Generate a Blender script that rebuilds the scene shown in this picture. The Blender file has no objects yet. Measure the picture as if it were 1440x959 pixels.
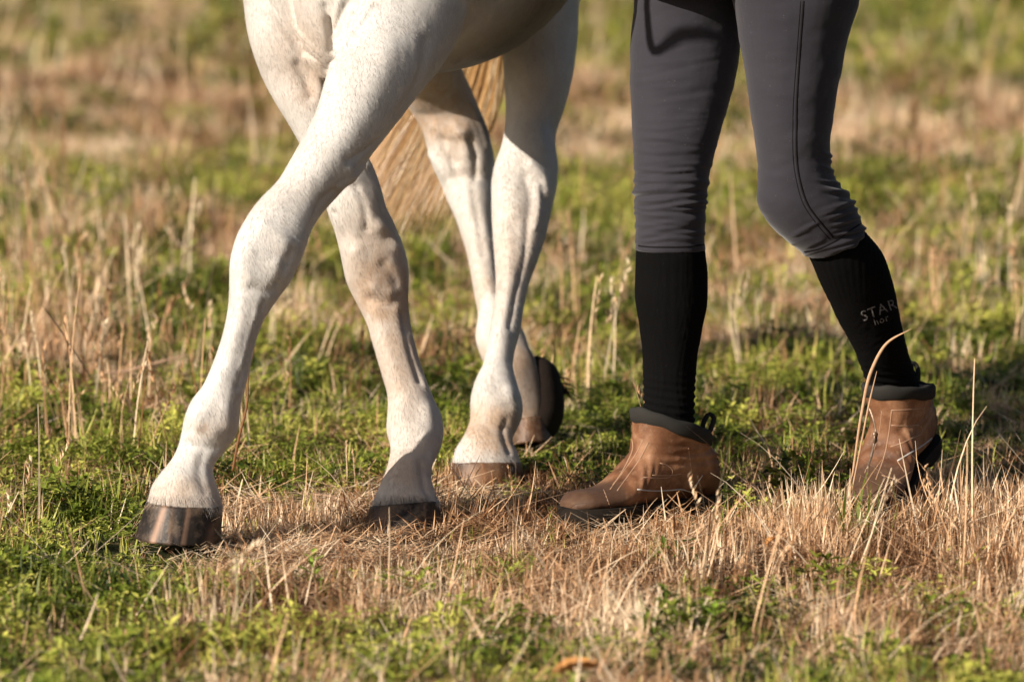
import bpy, bmesh, math, random
import numpy as np
from mathutils import Vector, Matrix, Euler
from mathutils.bvhtree import BVHTree

random.seed(7); np.random.seed(7)
scene = bpy.context.scene
COL = scene.collection

# ------------------------------------------------------------------ camera
CAM_D, PITCH, FPX = 9.0, math.radians(7.0), 8263.0          # metres, tilt, focal length in photo pixels
CAM_H = 0.284 + CAM_D * math.tan(PITCH)
cam_data = bpy.data.cameras.new('camera'); cam = bpy.data.objects.new('camera', cam_data); COL.objects.link(cam)
cam_data.sensor_width = 36.0; cam_data.lens = FPX * 36.0 / 1440.0
cam.location = (0, -CAM_D, CAM_H); cam.rotation_euler = (math.pi / 2 - PITCH, 0, 0)
cam_data.clip_start = 0.1; cam_data.clip_end = 3000
cam_data.dof.use_dof = True; cam_data.dof.focus_distance = 9.05; cam_data.dof.aperture_fstop = 4.8
scene.camera = cam

# ------------------------------------------------------------------ light
SUN_AZ, SUN_EL = math.radians(55), math.radians(27)          # azimuth: to the left of the camera's back
w = bpy.data.worlds.new('World'); scene.world = w; w.use_nodes = True
wn = w.node_tree
bg = wn.nodes.get('Background') or wn.nodes.new('ShaderNodeBackground')
sky = wn.nodes.new('ShaderNodeTexSky'); sky.sky_type = 'NISHITA'; sky.sun_disc = False
sky.sun_elevation = SUN_EL; sky.sun_rotation = math.pi + SUN_AZ
sky.air_density = 1.0; sky.dust_density = 2.5
wn.links.new(sky.outputs[0], bg.inputs[0]); bg.inputs[1].default_value = 0.05
sd = bpy.data.lights.new('sun', 'SUN'); sd.energy = 5.0; sd.angle = math.radians(0.5); sd.color = (1.0, 0.905, 0.78)
sun = bpy.data.objects.new('sun', sd); COL.objects.link(sun)
to_sun = Vector((-math.sin(SUN_AZ) * math.cos(SUN_EL), -math.cos(SUN_AZ) * math.cos(SUN_EL), math.sin(SUN_EL)))
sun.rotation_euler = to_sun.to_track_quat('Z', 'Y').to_euler()
sun.location = to_sun * 20
scene.view_settings.view_transform = 'Standard'; scene.view_settings.look = 'None'
scene.view_settings.exposure = 0.50; scene.view_settings.gamma = 1.0
scene.render.resolution_x = 1024; scene.render.resolution_y = 681
scene.cycles.transparent_max_bounces = 8; scene.cycles.max_bounces = 6; scene.cycles.diffuse_bounces = 2

# ------------------------------------------------------------------ measuring helpers
CAMP = np.array([0, -CAM_D, CAM_H])
FWD = np.array([0, math.cos(PITCH), -math.sin(PITCH)]); UP = np.array([0, math.sin(PITCH), math.cos(PITCH)])
def ray(px, py):
    return FWD + np.array([1, 0, 0]) * (px - 720) / FPX + UP * (479.5 - py) / FPX
def P(px, py, Y):
    d = ray(px, py); return CAMP + d * (Y + CAM_D) / d[1]
def G(px, py):                                                 # the point of the ground seen there
    d = ray(px, py); return CAMP + d * (CAM_H / -d[2])
def project(x, y, z=0.0):                                      # arrays allowed
    dx, dy, dz = x, y + CAM_D, z - CAM_H
    f = dy * FWD[1] + dz * FWD[2]; u = dy * UP[1] + dz * UP[2]
    return 720 + FPX * dx / f, 479.5 - FPX * u / f

def _hash(ix, iy, s):
    n = (ix.astype(np.int64) * 374761393 + iy.astype(np.int64) * 668265263 + s * 974711) & 0x7fffffff
    n = ((n ^ (n >> 13)) * 1274126177) & 0x7fffffff
    return ((n ^ (n >> 16)) & 0xffff) / 65535.0
def vnoise(x, y, s=0):
    x = np.asarray(x, float); y = np.asarray(y, float)
    ix, iy = np.floor(x), np.floor(y); fx, fy = x - ix, y - iy
    fx = fx * fx * (3 - 2 * fx); fy = fy * fy * (3 - 2 * fy)
    a, b = _hash(ix, iy, s), _hash(ix + 1, iy, s); c, d = _hash(ix, iy + 1, s), _hash(ix + 1, iy + 1, s)
    return (a * (1 - fx) + b * fx) * (1 - fy) + (c * (1 - fx) + d * fx) * fy
def fbm(x, y, s=0, o=3):
    r = 0; a = .5; t = 0
    for k in range(o): r = r + a * vnoise(x * 2**k, y * 2**k, s + k * 17); t += a; a *= .5
    return r / t
def height(x, y):
    r = np.sqrt((x - 0.0)**2 + (y - .2)**2)
    rf = np.clip((r - .5)/1.0, 0, 1)
    return -.004 + (fbm(x * 1.9, y * 1.9, 5) - .5) * (.008 + .024*np.clip((r - .4)/.8, 0, 1)) + (fbm(x * 9, y * 7, 6, 2) - .5) * (.004 + .034*rf) + (fbm(x * .45, y * .45, 9, 2) - .5) * .10 * np.clip((r - 1.2) / 3, 0, 1)
def height1(x, y): return float(height(np.array([x]), np.array([y]))[0])

# ------------------------------------------------------------------ object helpers
def mesh_obj(name, verts, faces, mat=None, parent=None, smooth=True):
    me = bpy.data.meshes.new(name); me.from_pydata([tuple(v) for v in verts], [], faces); me.update()
    if mat: me.materials.append(mat)
    if smooth: me.polygons.foreach_set('use_smooth', [True] * len(me.polygons))
    o = bpy.data.objects.new(name, me); COL.objects.link(o)
    if parent: o.parent = parent; o.matrix_parent_inverse = parent.matrix_world.inverted()
    return o
def tag(o, label=None, cat=None, group=None, kind=None):
    if label: o['label'] = label
    if cat: o['category'] = cat
    if group: o['group'] = group
    if kind: o['kind'] = kind
    return o
def empty(name, loc, label, cat, group=None):
    o = bpy.data.objects.new(name, None); o.location = loc; COL.objects.link(o)
    o.empty_display_size = .1
    o.matrix_world = Matrix.Translation(loc)
    return tag(o, label, cat, group)
def spline(keys, step):
    """keys: (n, k) rows whose first three columns are a position; smooth dense resampling"""
    K = np.asarray(keys, float); n = len(K)
    seg = np.maximum(np.linalg.norm(np.diff(K[:, :3], axis=0), axis=1), 1e-4); s = np.r_[0, np.cumsum(seg)]
    m = np.zeros_like(K)
    d = np.diff(K, axis=0) / seg[:, None]
    m[0] = d[0]; m[-1] = d[-1]
    for i in range(1, n - 1): m[i] = (d[i - 1] * seg[i] + d[i] * seg[i - 1]) / (seg[i] + seg[i - 1])
    N = max(3, int(s[-1] / step) + 1); t = np.linspace(0, s[-1], N); out = []
    for q in t:
        i = min(max(np.searchsorted(s, q) - 1, 0), n - 2); h = seg[i]; u = (q - s[i]) / h
        out.append((2*u**3 - 3*u*u + 1) * K[i] + (u**3 - 2*u*u + u) * h * m[i] + (-2*u**3 + 3*u*u) * K[i+1] + (u**3 - u*u) * h * m[i+1])
    return np.array(out)
class Geo:
    def __init__(s): s.v = []; s.f = []
    def add(s, v, f):
        b = len(s.v); s.v += [tuple(p) for p in v]; s.f += [tuple(i + b for i in q) for q in f]
    def rings(s, rings, cap=True, closed=True):
        n = len(rings[0]); b = len(s.v)
        for r in rings: s.v += [tuple(p) for p in r]
        for i in range(len(rings) - 1):
            for j in range(n if closed else n - 1):
                k = (j + 1) % n
                s.f.append((b + i*n + j, b + i*n + k, b + (i+1)*n + k, b + (i+1)*n + j))
        if cap:
            for i, rev in ((0, True), (len(rings) - 1, False)):
                c = np.mean(np.array(rings[i]), axis=0); ci = len(s.v); s.v.append(tuple(c))
                for j in range(n):
                    k = (j + 1) % n; a, d = b + i*n + j, b + i*n + k
                    s.f.append((ci, d, a) if rev else (ci, a, d))
    def build(s, name, mat=None, parent=None, smooth=True): return mesh_obj(name, s.v, s.f, mat, parent, smooth)
def limb(geo, st, step=.008, n=36, exp=2.15):
    """st rows: (Lx, Ly, Rx, Ry, Y, depth half-size m, power) silhouette pair in photo pixels at depth Y"""
    keys = []
    for r in st:
        Lx, Ly, Rx, Ry, Y, hd = r[:6]; e = r[6] if len(r) > 6 else exp
        L, R = P(Lx, Ly, Y), P(Rx, Ry, Y); keys.append(np.r_[(L + R) / 2, (R - L) / 2, hd, e])
    K = spline(keys, step); rings = []
    C = K[:, :3]; T = np.gradient(C, axis=0)
    t = np.linspace(0, 2 * np.pi, n, endpoint=False)
    for i in range(len(K)):
        a = K[i, 3:6]; b = np.cross(T[i], a); b /= np.linalg.norm(b)
        if b[1] > 0: b = -b
        e = K[i, 7]; c, s_ = np.cos(t), np.sin(t)
        cc = np.sign(c) * np.abs(c)**(2 / e); ss = np.sign(s_) * np.abs(s_)**(2 / e)
        rings.append(C[i] + np.outer(cc, a) + np.outer(ss, b * K[i, 6]))
    # outward orientation
    r0 = rings[0]; nrm = np.cross(r0[1] - r0[0], r0[2] - r0[1])
    if np.dot(nrm, T[0]) < 0: rings = [r[::-1] for r in rings]
    geo.rings(rings)
def tubeform(geo, keys, step=.02, n=32, e=2.1):
    """keys: (x,y,z, ax,ay,az half vector, bx,by,bz half vector)"""
    K = spline(keys, step); T = np.gradient(K[:, :3], axis=0); t = np.linspace(0, 2*np.pi, n, endpoint=False)
    c, s_ = np.cos(t), np.sin(t); cc = np.sign(c) * np.abs(c)**(2/e); ss = np.sign(s_) * np.abs(s_)**(2/e)
    rings = [K[i, :3] + np.outer(cc, K[i, 3:6]) + np.outer(ss, K[i, 6:9]) for i in range(len(K))]
    r0 = rings[0]
    if np.dot(np.cross(r0[1] - r0[0], r0[2] - r0[1]), T[0]) < 0: rings = [r[::-1] for r in rings]
    geo.rings(rings)
def ball(geo, c, r, n=16):
    rings = []
    for i in range(1, n):
        a = math.pi * i / n
        rings.append([(c[0] + r[0]*math.sin(a)*math.cos(q), c[1] + r[1]*math.sin(a)*math.sin(q), c[2] - r[2]*math.cos(a)) for q in np.linspace(0, 2*math.pi, 2*n, endpoint=False)])
    geo.rings(rings)
def tube(geo, pts, r, n=6, flat=1.0):
    pts = np.asarray(pts, float); T = np.gradient(pts, axis=0); rr = np.broadcast_to(r, len(pts)); rings = []
    ref = np.array([0.0, -1, .3])
    for i in range(len(pts)):
        t = T[i] / (np.linalg.norm(T[i]) + 1e-9); a = np.cross(t, ref)
        if np.linalg.norm(a) < 1e-3: a = np.cross(t, [1, 0, 0])
        a /= np.linalg.norm(a); b = np.cross(a, t)
        rings.append([pts[i] + rr[i] * (a * math.cos(q) + b * flat * math.sin(q)) for q in np.linspace(0, 2*math.pi, n, endpoint=False)])
    geo.rings(rings)
def remesh(o, voxel, smooth_it=10, factor=.5, deci=None):
    m = o.modifiers.new('r', 'REMESH'); m.mode = 'VOXEL'; m.voxel_size = voxel; m.adaptivity = 0
    m = o.modifiers.new('s', 'SMOOTH'); m.iterations = smooth_it; m.factor = factor
    dg = bpy.context.evaluated_depsgraph_get(); e = o.evaluated_get(dg)
    me = bpy.data.meshes.new_from_object(e, depsgraph=dg)
    mats = list(o.data.materials); old = o.data; o.modifiers.clear(); o.data = me; bpy.data.meshes.remove(old)
    me.materials.clear()
    for q in mats: me.materials.append(q)
    me.polygons.foreach_set('use_smooth', [True] * len(me.polygons)); return o
def coords(me):
    a = np.empty(len(me.vertices) * 3); me.vertices.foreach_get('co', a); return a.reshape(-1, 3)
def normals(me):
    a = np.empty(len(me.vertices) * 3); me.vertices.foreach_get('normal', a); return a.reshape(-1, 3)
def setco(me, v): me.vertices.foreach_set('co', v.ravel()); me.update()
def polydist(V, pts):
    """distance of every vertex to a polyline"""
    d = np.full(len(V), 9.0)
    for a, b in zip(pts[:-1], pts[1:]):
        ab = b - a; t = np.clip(((V - a) @ ab) / (ab @ ab + 1e-12), 0, 1)
        d = np.minimum(d, np.linalg.norm(V - (a + t[:, None] * ab), axis=1))
    return d
def bvh(o): return BVHTree.FromObject(o, bpy.context.evaluated_depsgraph_get())
def hit(tree, px, py, mat_inv=None):
    d = ray(px, py); d = Vector(d / np.linalg.norm(d)); r = tree.ray_cast(Vector(CAMP), d)
    return (np.array(r[0]), np.array(r[1])) if r[0] is not None else (None, None)
def trace(tree, pxs, step=4, off=0.0):
    """a line of photo pixels laid onto the surface of an object"""
    out = []
    K = spline([(x, y, 0) for x, y in pxs], step)
    for x, y, _ in K:
        p, n = hit(tree, x, y)
        if p is not None: out.append(p + n * off)
    return np.array(out)

# ------------------------------------------------------------------ material helpers
def mat_new(name):
    m = bpy.data.materials.new(name); m.use_nodes = True; nt = m.node_tree
    return m, nt, nt.nodes['Principled BSDF']
def N(nt, t, **kw):
    n = nt.nodes.new(t)
    for k, v in kw.items():
        if k == 'inp':
            for a, b in v.items(): n.inputs[a].default_value = b
        else: setattr(n, k, v)
    return n
def ramp(nt, src, stops):
    r = nt.nodes.new('ShaderNodeValToRGB'); e = r.color_ramp.elements
    e[0].position, e[0].color = stops[0][0], (*stops[0][1], 1); e[1].position, e[1].color = stops[-1][0], (*stops[-1][1], 1)
    for p, c in stops[1:-1]: q = e.new(p); q.color = (*c, 1)
    nt.links.new(src, r.inputs[0]); return r.outputs[0]
def mix(nt, f, a, b, mode='MIX'):
    m = nt.nodes.new('ShaderNodeMix'); m.data_type = 'RGBA'; m.blend_type = mode
    for s, v in ((0, f), (6, a), (7, b)):
        if hasattr(v, 'is_output'): nt.links.new(v, m.inputs[s])
        elif isinstance(v, tuple): m.inputs[s].default_value = (*v, 1)
        else: m.inputs[s].default_value = v
    return m.outputs[2]
def objco(nt, scale=(1, 1, 1), rot=(0, 0, 0)):
    tc = N(nt, 'ShaderNodeTexCoord'); mp = N(nt, 'ShaderNodeMapping')
    mp.inputs['Scale'].default_value = scale; mp.inputs['Rotation'].default_value = rot
    nt.links.new(tc.outputs['Object'], mp.inputs[0]); return mp.outputs[0]
def noise(nt, co, scale, detail=3, rough=.55):
    n = N(nt, 'ShaderNodeTexNoise', inp={'Scale': scale, 'Detail': detail, 'Roughness': rough}); nt.links.new(co, n.inputs['Vector']); return n.outputs[0]
def bump(nt, b, h, strength, dist, prev=None):
    n = N(nt, 'ShaderNodeBump', inp={'Strength': strength, 'Distance': dist}); nt.links.new(h, n.inputs['Height'])
    if prev: nt.links.new(prev, n.inputs['Normal'])
    if b: nt.links.new(n.outputs[0], b.inputs['Normal'])
    return n.outputs[0]

def coat_material():
    m, nt, b = mat_new('white_coat')
    co = objco(nt)
    at = N(nt, 'ShaderNodeAttribute', attribute_name='stain_and_shade')
    big = noise(nt, co, 9, 4); base = ramp(nt, big, [(.3, (.55, .515, .48)), (.7, (.70, .68, .655))])
    sp = noise(nt, co, 46, 4, .7); f = ramp(nt, sp, [(.55, (0, 0, 0)), (.8, (.45, .45, .45))])
    base = mix(nt, f, base, (.62, .52, .43))
    fine = noise(nt, objco(nt, (1, 1, .16)), 900, 2); fv = ramp(nt, fine, [(.3, (.86, .86, .86)), (.7, (1, 1, 1))])
    base = mix(nt, 1.0, base, fv, 'MULTIPLY')
    st = mix(nt, noise(nt, co, 60, 3), (.40, .27, .18), (.56, .42, .31))
    sm = N(nt, 'ShaderNodeMath', operation='MULTIPLY'); nt.links.new(at.outputs['Fac'], sm.inputs[0])
    r = ramp(nt, noise(nt, co, 35, 4, .7), [(.25, (.45, .45, .45)), (.6, (1, 1, 1))]); nt.links.new(r, sm.inputs[1])
    base = mix(nt, sm.outputs[0], base, st)
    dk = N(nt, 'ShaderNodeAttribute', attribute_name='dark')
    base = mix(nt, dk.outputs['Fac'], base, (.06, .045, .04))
    nt.links.new(base, b.inputs['Base Color'])
    b.inputs['Roughness'].default_value = .62; b.inputs['Specular IOR Level'].default_value = .25
    b.inputs['Sheen Weight'].default_value = .15; b.inputs['Sheen Roughness'].default_value = .4
    p = bump(nt, None, noise(nt, co, 120, 3), .35, .0012)
    bump(nt, b, fine, .5, .0007, p); return m
def hoof_material(name, a, c, light):
    m, nt, b = mat_new(name)
    co = objco(nt, (34, 34, 1.5)); n1 = noise(nt, co, 1, 4, .6)
    col = ramp(nt, n1, [(.35, a), (.62, c), (.78, light)])
    rings = N(nt, 'ShaderNodeTexWave', wave_type='BANDS', bands_direction='Z', inp={'Scale': 34, 'Distortion': 9, 'Detail': 3, 'Detail Scale': 2.5}); nt.links.new(objco(nt), rings.inputs[0])
    dirt = noise(nt, objco(nt), 38, 4, .7); col = mix(nt, ramp(nt, dirt, [(.48, (0,)*3), (.72, (.55,)*3)]), col, (.20, .14, .095))
    sk = N(nt, 'ShaderNodeAttribute', attribute_name='streak'); col = mix(nt, sk.outputs['Fac'], col, light)
    nt.links.new(col, b.inputs['Base Color']); b.inputs['Roughness'].default_value = .5; b.inputs['Specular IOR Level'].default_value = .30
    p = bump(nt, None, n1, .5, .0012); p = bump(nt, None, rings.outputs[1], .22, .0007, p); bump(nt, b, noise(nt, objco(nt), 300, 3), .3, .0006, p); return m
def cloth_material(name, c1, c2, weave=1500, rough=.85, lint=0.0, sheen=.2):
    m, nt, b = mat_new(name); co = objco(nt)
    col = mix(nt, noise(nt, co, 14, 4), c1, c2)
    if lint:
        s = noise(nt, objco(nt, (1, 1, .5)), 330, 2, .8)
        col = mix(nt, ramp(nt, s, [(.69, (0,)*3), (.78, (lint,)*3)]), col, (.5, .46, .44))
    nt.links.new(col, b.inputs['Base Color']); b.inputs['Roughness'].default_value = rough; b.inputs['Specular IOR Level'].default_value = .08
    b.inputs['Sheen Weight'].default_value = sheen; b.inputs['Sheen Roughness'].default_value = .45
    p = bump(nt, None, noise(nt, co, 28, 3), .25, .002); bump(nt, b, noise(nt, co, weave, 2), .3, .0005, p); return m
def leather_material():
    m, nt, b = mat_new('brown_leather'); co = objco(nt)
    n1 = noise(nt, co, 16, 5, .6); col = ramp(nt, n1, [(.32, (.06, .023, .011)), (.5, (.165, .072, .034)), (.66, (.30, .155, .082))])
    dust = noise(nt, co, 80, 4, .7); col = mix(nt, ramp(nt, dust, [(.55, (0,)*3), (.8, (.5,)*3)]), col, (.36, .25, .17))
    cp = N(nt, 'ShaderNodeAttribute', attribute_name='cap'); col = mix(nt, cp.outputs['Fac'], col, (.045, .028, .02))  # mask holds the toe cap and the shade painted on the heel
    nt.links.new(col, b.inputs['Base Color']); b.inputs['Roughness'].default_value = .6; b.inputs['Specular IOR Level'].default_value = .25
    v = N(nt, 'ShaderNodeTexVoronoi', inp={'Scale': 380.0}); nt.links.new(co, v.inputs['Vector'])
    p = bump(nt, None, n1, .3, .003); p = bump(nt, None, noise(nt, co, 70, 4), .3, .0015, p); bump(nt, b, v.outputs['Distance'], .25, .0006, p); return m
def plain_material(name, c, rough=.7, c2=None, scale=60, metallic=0.0, bmp=.001):
    m, nt, b = mat_new(name); n1 = noise(nt, objco(nt), scale, 4, .65)
    nt.links.new(mix(nt, n1, c, c2 or tuple(x * .6 for x in c)), b.inputs['Base Color'])
    b.inputs['Roughness'].default_value = rough; b.inputs['Specular IOR Level'].default_value = .18; b.inputs['Metallic'].default_value = metallic; bump(nt, b, n1, .4, bmp); return m
def blade_material(name, stops, trans=.35, rough=.6):
    """colour from each tuft's own 'tint' value, each blade's own value and grain along the blade"""
    m, nt, b = mat_new(name)
    at = N(nt, 'ShaderNodeAttribute', attribute_type='INSTANCER', attribute_name='tint')
    bl = N(nt, 'ShaderNodeAttribute', attribute_name='blade')
    s = N(nt, 'ShaderNodeMath', operation='ADD'); nt.links.new(at.outputs['Fac'], s.inputs[0])
    s2 = N(nt, 'ShaderNodeMath', operation='MULTIPLY_ADD', inp={1: .55, 2: -.275}); nt.links.new(bl.outputs['Fac'], s2.inputs[0]); nt.links.new(s2.outputs[0], s.inputs[1])
    col = ramp(nt, s.outputs[0], stops)
    n1 = noise(nt, objco(nt), 110, 2); col = mix(nt, 1.0, col, ramp(nt, n1, [(.3, (.72,)*3), (.7, (1.15,)*3)]), 'MULTIPLY')
    nt.links.new(col, b.inputs['Base Color']); b.inputs['Roughness'].default_value = rough; b.inputs['Specular IOR Level'].default_value = .3
    tr = N(nt, 'ShaderNodeBsdfTranslucent'); nt.links.new(col, tr.inputs[0])
    mx = N(nt, 'ShaderNodeMixShader', inp={0: trans}); nt.links.new(b.outputs[0], mx.inputs[1]); nt.links.new(tr.outputs[0], mx.inputs[2])
    nt.links.new(mx.outputs[0], nt.nodes['Material Output'].inputs[0]); return m

# ------------------------------------------------------------------ where the field is green and where it is dry (seen on the ground)
GREEN = """
777566655555667788888888
665555555555667899888888
433344444444555666554444
655555778665554444555444
766667766677778766666666
555555566677778877777777
555556677766666665566777
555888666665555555566677
444888877655666666777788
556677788888888888888888
777888888888888888886666
777777777777666664443333
777641111111111111222111
888865433333332222222222
888854444555444477744444
888876655667655566666666
"""
GM = np.array([[int(c) for c in r] for r in GREEN.split()], float) / 9
def lookup(M, px, py):
    fx = np.clip(px / 60 - .5, 0, M.shape[1] - 1.001); fy = np.clip(py / 60 - .5, 0, M.shape[0] - 1.001)
    ix, iy = fx.astype(int), fy.astype(int); u, v = fx - ix, fy - iy
    return (M[iy, ix]*(1-u) + M[iy, ix+1]*u)*(1-v) + (M[iy+1, ix]*(1-u) + M[iy+1, ix+1]*u)*v
def greenness(x, y):
    px, py = project(x, y)
    g = lookup(GM, px, py)
    far = np.clip((y - 1.0) / 4, 0, 1)
    n = .5*fbm(x * 6, y * (5 - 3 * far), 31, 3) + .5*fbm(x * 19, y * (13 - 8 * far), 33, 3); n2 = fbm(x * 1.7, y * .8, 77, 3)
    out = (np.abs(px - 720) > 760) | (py < -20)
    g = np.where(out, .25 + .6 * n2, g)
    return np.clip(g - .11 + (n - .5) * 2.5 * (1 - 1.25*np.abs(g - .5)), 0, 1)
# local height of the sward relative to normal: (px, py, rx, ry, factor)
HB = [(600, 620, 520, 70, .62), (430, 785, 190, 34, .35), (250, 792, 130, 30, .12), (620, 775, 170, 24, .6), (700, 790, 280, 40, .6),
      (1320, 760, 190, 40, 1.5), (1380, 640, 90, 40, .5), (1150, 720, 60, 40, 1.4), (900, 775, 130, 18, 1.0), (60, 470, 150, 100, 1.6), (170, 400, 140, 60, 1.5),
      (560, 758, 80, 16, .25), (680, 698, 75, 18, .12), (690, 700, 110, 20, .6), (822, 742, 60, 15, .5), (758, 640, 60, 18, .35), (900, 740, 130, 18, .35), (1250, 722, 80, 22, .6), (300, 850, 90, 40, 1.2)]
def hfac(x, y):
    px, py = project(x, y); f = np.ones_like(px)
    for cx, cy, rx, ry, v in HB:
        g = np.exp(-(((px - cx) / rx)**2 + ((py - cy) / ry)**2)); f = f * (1 - g) + f * v * g if v < 1 else f * (1 + (v - 1) * g)
    return f

# ------------------------------------------------------------------ ground
def ground_material():
    m, nt, b = mat_new('field_soil'); co = objco(nt)
    at = N(nt, 'ShaderNodeAttribute', attribute_name='green')
    f1 = noise(nt, co, 55, 5, .7); f2 = noise(nt, co, 9, 4, .6)
    dry = ramp(nt, f1, [(.3, (.022, .013, .008)), (.5, (.07, .043, .025)), (.7, (.20, .13, .08))])
    gre = ramp(nt, f1, [(.3, (.008, .010, .004)), (.5, (.022, .028, .008)), (.7, (.05, .06, .018))])
    a = N(nt, 'ShaderNodeMath', operation='MULTIPLY_ADD', inp={1: .9, 2: -.45}); nt.links.new(f2, a.inputs[0])
    s = N(nt, 'ShaderNodeMath', operation='ADD', use_clamp=True); nt.links.new(a.outputs[0], s.inputs[0]); nt.links.new(at.outputs['Fac'], s.inputs[1])
    r = ramp(nt, s.outputs[0], [(.35, (0,)*3), (.65, (1,)*3)])
    nt.links.new(mix(nt, r, dry, gre), b.inputs['Base Color']); b.inputs['Roughness'].default_value = .95; b.inputs['Specular IOR Level'].default_value = .1
    bump(nt, b, f1, .8, .012); return m
def axis(lo, hi, fine, far):
    a = list(np.arange(lo, hi + fine / 2, fine)); s = fine
    while a[-1] < far: s *= 1.35; a.append(a[-1] + s)
    s = fine; b = [lo]
    while b[-1] > -far: s *= 1.35; b.append(b[-1] - s)
    return np.array(b[:0:-1] + a)
gx, gy = axis(-2.6, 2.6, .035, 900), axis(-2.3, 9, .035, 1500)
X, Y = np.meshgrid(gx, gy); Z = height(X.ravel(), Y.ravel()) * np.clip(1 - (np.abs(X.ravel()) - 60) / 60, 0, 1)
vv = np.c_[X.ravel(), Y.ravel(), Z]; nx = len(gx)
ff = [(j*nx+i, j*nx+i+1, (j+1)*nx+i+1, (j+1)*nx+i) for j in range(len(gy)-1) for i in range(nx-1)]
ground = mesh_obj('ground', vv, ff, ground_material()); tag(ground, 'grassy field soil under the dry and green grass', kind='structure')
at = ground.data.attributes.new('green', 'FLOAT', 'POINT'); at.data.foreach_set('value', greenness(vv[:, 0], vv[:, 1]))

# ------------------------------------------------------------------ horse
COAT = coat_material()
HOOF_DARK = hoof_material('dark_hoof', (.008, .006, .005), (.026, .018, .014), (.34, .20, .13))
HOOF_BROWN = hoof_material('brown_hoof', (.035, .018, .010), (.12, .055, .026), (.34, .18, .09))
horse = empty('horse', (-.2, .5, 0), 'white horse stepping sideways with crossed legs in front of the person', 'horse')
g = Geo()
LF = [(500,-190,690,-150,.17,.15), (500,-80,672,-55,.10,.12), (480,15,643,55,.02,.095), (461,100,594,122,-.05,.078), (438,172,542,192,-.095,.062),
      (413,216,497,252,-.12,.052), (389,256,460,292,-.14,.046), (354,295,439,322,-.16,.046,2.4), (332,334,431,345,-.17,.05,2.6), (324,364,423,366,-.175,.049,2.6),
      (323,390,411,392,-.18,.043,2.5), (322,416,394,416,-.185,.038), (319,442,376,442,-.19,.034), (312,474,362,474,-.195,.034), (300,508,354,508,-.20,.035),
      (286,540,346,542,-.205,.037), (267,567,339,568,-.205,.041,2.3), (258,590,337,590,-.205,.041,2.3), (254,613,333,612,-.21,.036), (247,636,317,634,-.215,.031),
      (233,657,300,657,-.22,.032), (216,677,304,679,-.225,.038), (209,697,311,701,-.225,.044), (210,714,311,716,-.225,.046)]
RF = [(330,-190,480,-190,.20,.13), (333,-80,474,-80,.18,.11), (342,0,474,5,.165,.09), (348,48,474,56,.155,.078), (363,96,478,108,.15,.066),
      (384,140,488,148,.14,.056), (406,176,500,182,.135,.05), (425,210,514,212,.13,.046), (444,252,532,252,.125,.043), (458,290,545,296,.12,.043,2.3),
      (469,320,557,322,.13,.045,2.4), (476,346,567,346,.135,.047,2.6), (482,373,574,373,.14,.047,2.6), (488,400,575,400,.14,.043,2.5), (501,426,574,426,.135,.038),
      (514,452,577,452,.13,.034), (525,488,585,488,.12,.034), (537,528,597,528,.11,.035), (545,562,611,562,.10,.039), (544,584,621,584,.095,.042,2.3),
      (543,605,624,605,.085,.040,2.3), (549,628,620,628,.065,.035), (546,650,609,650,.045,.031), (540,672,606,672,.025,.034), (530,694,612,692,.008,.040), (522,716,618,712,-.005,.042)]
LH = [(640,-260,900,-260,1.15,.22), (650,-160,880,-160,1.05,.20), (672,-80,850,-80,.96,.16), (695,0,815,0,.90,.12), (705,56,812,56,.87,.095), (709,112,804,112,.84,.078),
      (711,154,793,154,.82,.066), (709,188,781,190,.80,.060), (703,214,782,216,.78,.060,2.3), (695,235,785,238,.765,.060,2.4), (691,256,784,258,.75,.055,2.4), (691,280,779,280,.73,.047,2.4),
      (691,302,774,302,.71,.043), (693,338,766,338,.68,.037), (696,368,755,368,.655,.035), (697,398,744,398,.63,.034), (694,432,737,432,.60,.034),
      (689,463,732,463,.57,.034), (684,492,724,492,.545,.036), (679,516,721,516,.53,.038), (666,542,728,542,.51,.041,2.3), (661,566,735,566,.50,.041,2.3),
      (661,590,733,590,.485,.037), (656,606,725,606,.475,.034), (648,620,720,620,.465,.036), (640,632,726,632,.46,.040), (636,646,731,645,.455,.043), (636,656,732,656,.455,.043)]
RH = [(500,-260,720,-260,1.12,.22), (480,-160,715,-160,1.02,.22), (478,-80,700,-80,.98,.20), (494,5,655,0,.99,.16), (528,70,642,68,1.01,.11), (554,118,652,104,1.035,.075),
      (577,155,672,148,1.05,.062), (592,180,685,180,1.045,.058,2.3), (600,206,692,208,1.04,.056,2.4), (609,236,696,234,1.03,.052,2.4), (622,262,695,262,1.02,.044),
      (633,288,694,288,.99,.04), (644,316,694,318,.97,.036), (655,350,697,350,.94,.034), (661,378,700,378,.915,.033), (667,412,705,412,.885,.033),
      (672,446,721,446,.86,.035), (668,474,738,470,.84,.037,2.3), (676,500,745,492,.82,.038,2.3), (690,526,754,506,.80,.036), (706,552,764,530,.795,.037), (716,578,768,560,.79,.037), (719,594,768,582,.79,.037)]
LEGS = {'LF': LF, 'RF': RF, 'LH': LH, 'RH': RH}
for st in LEGS.values(): limb(g, st)
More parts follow.
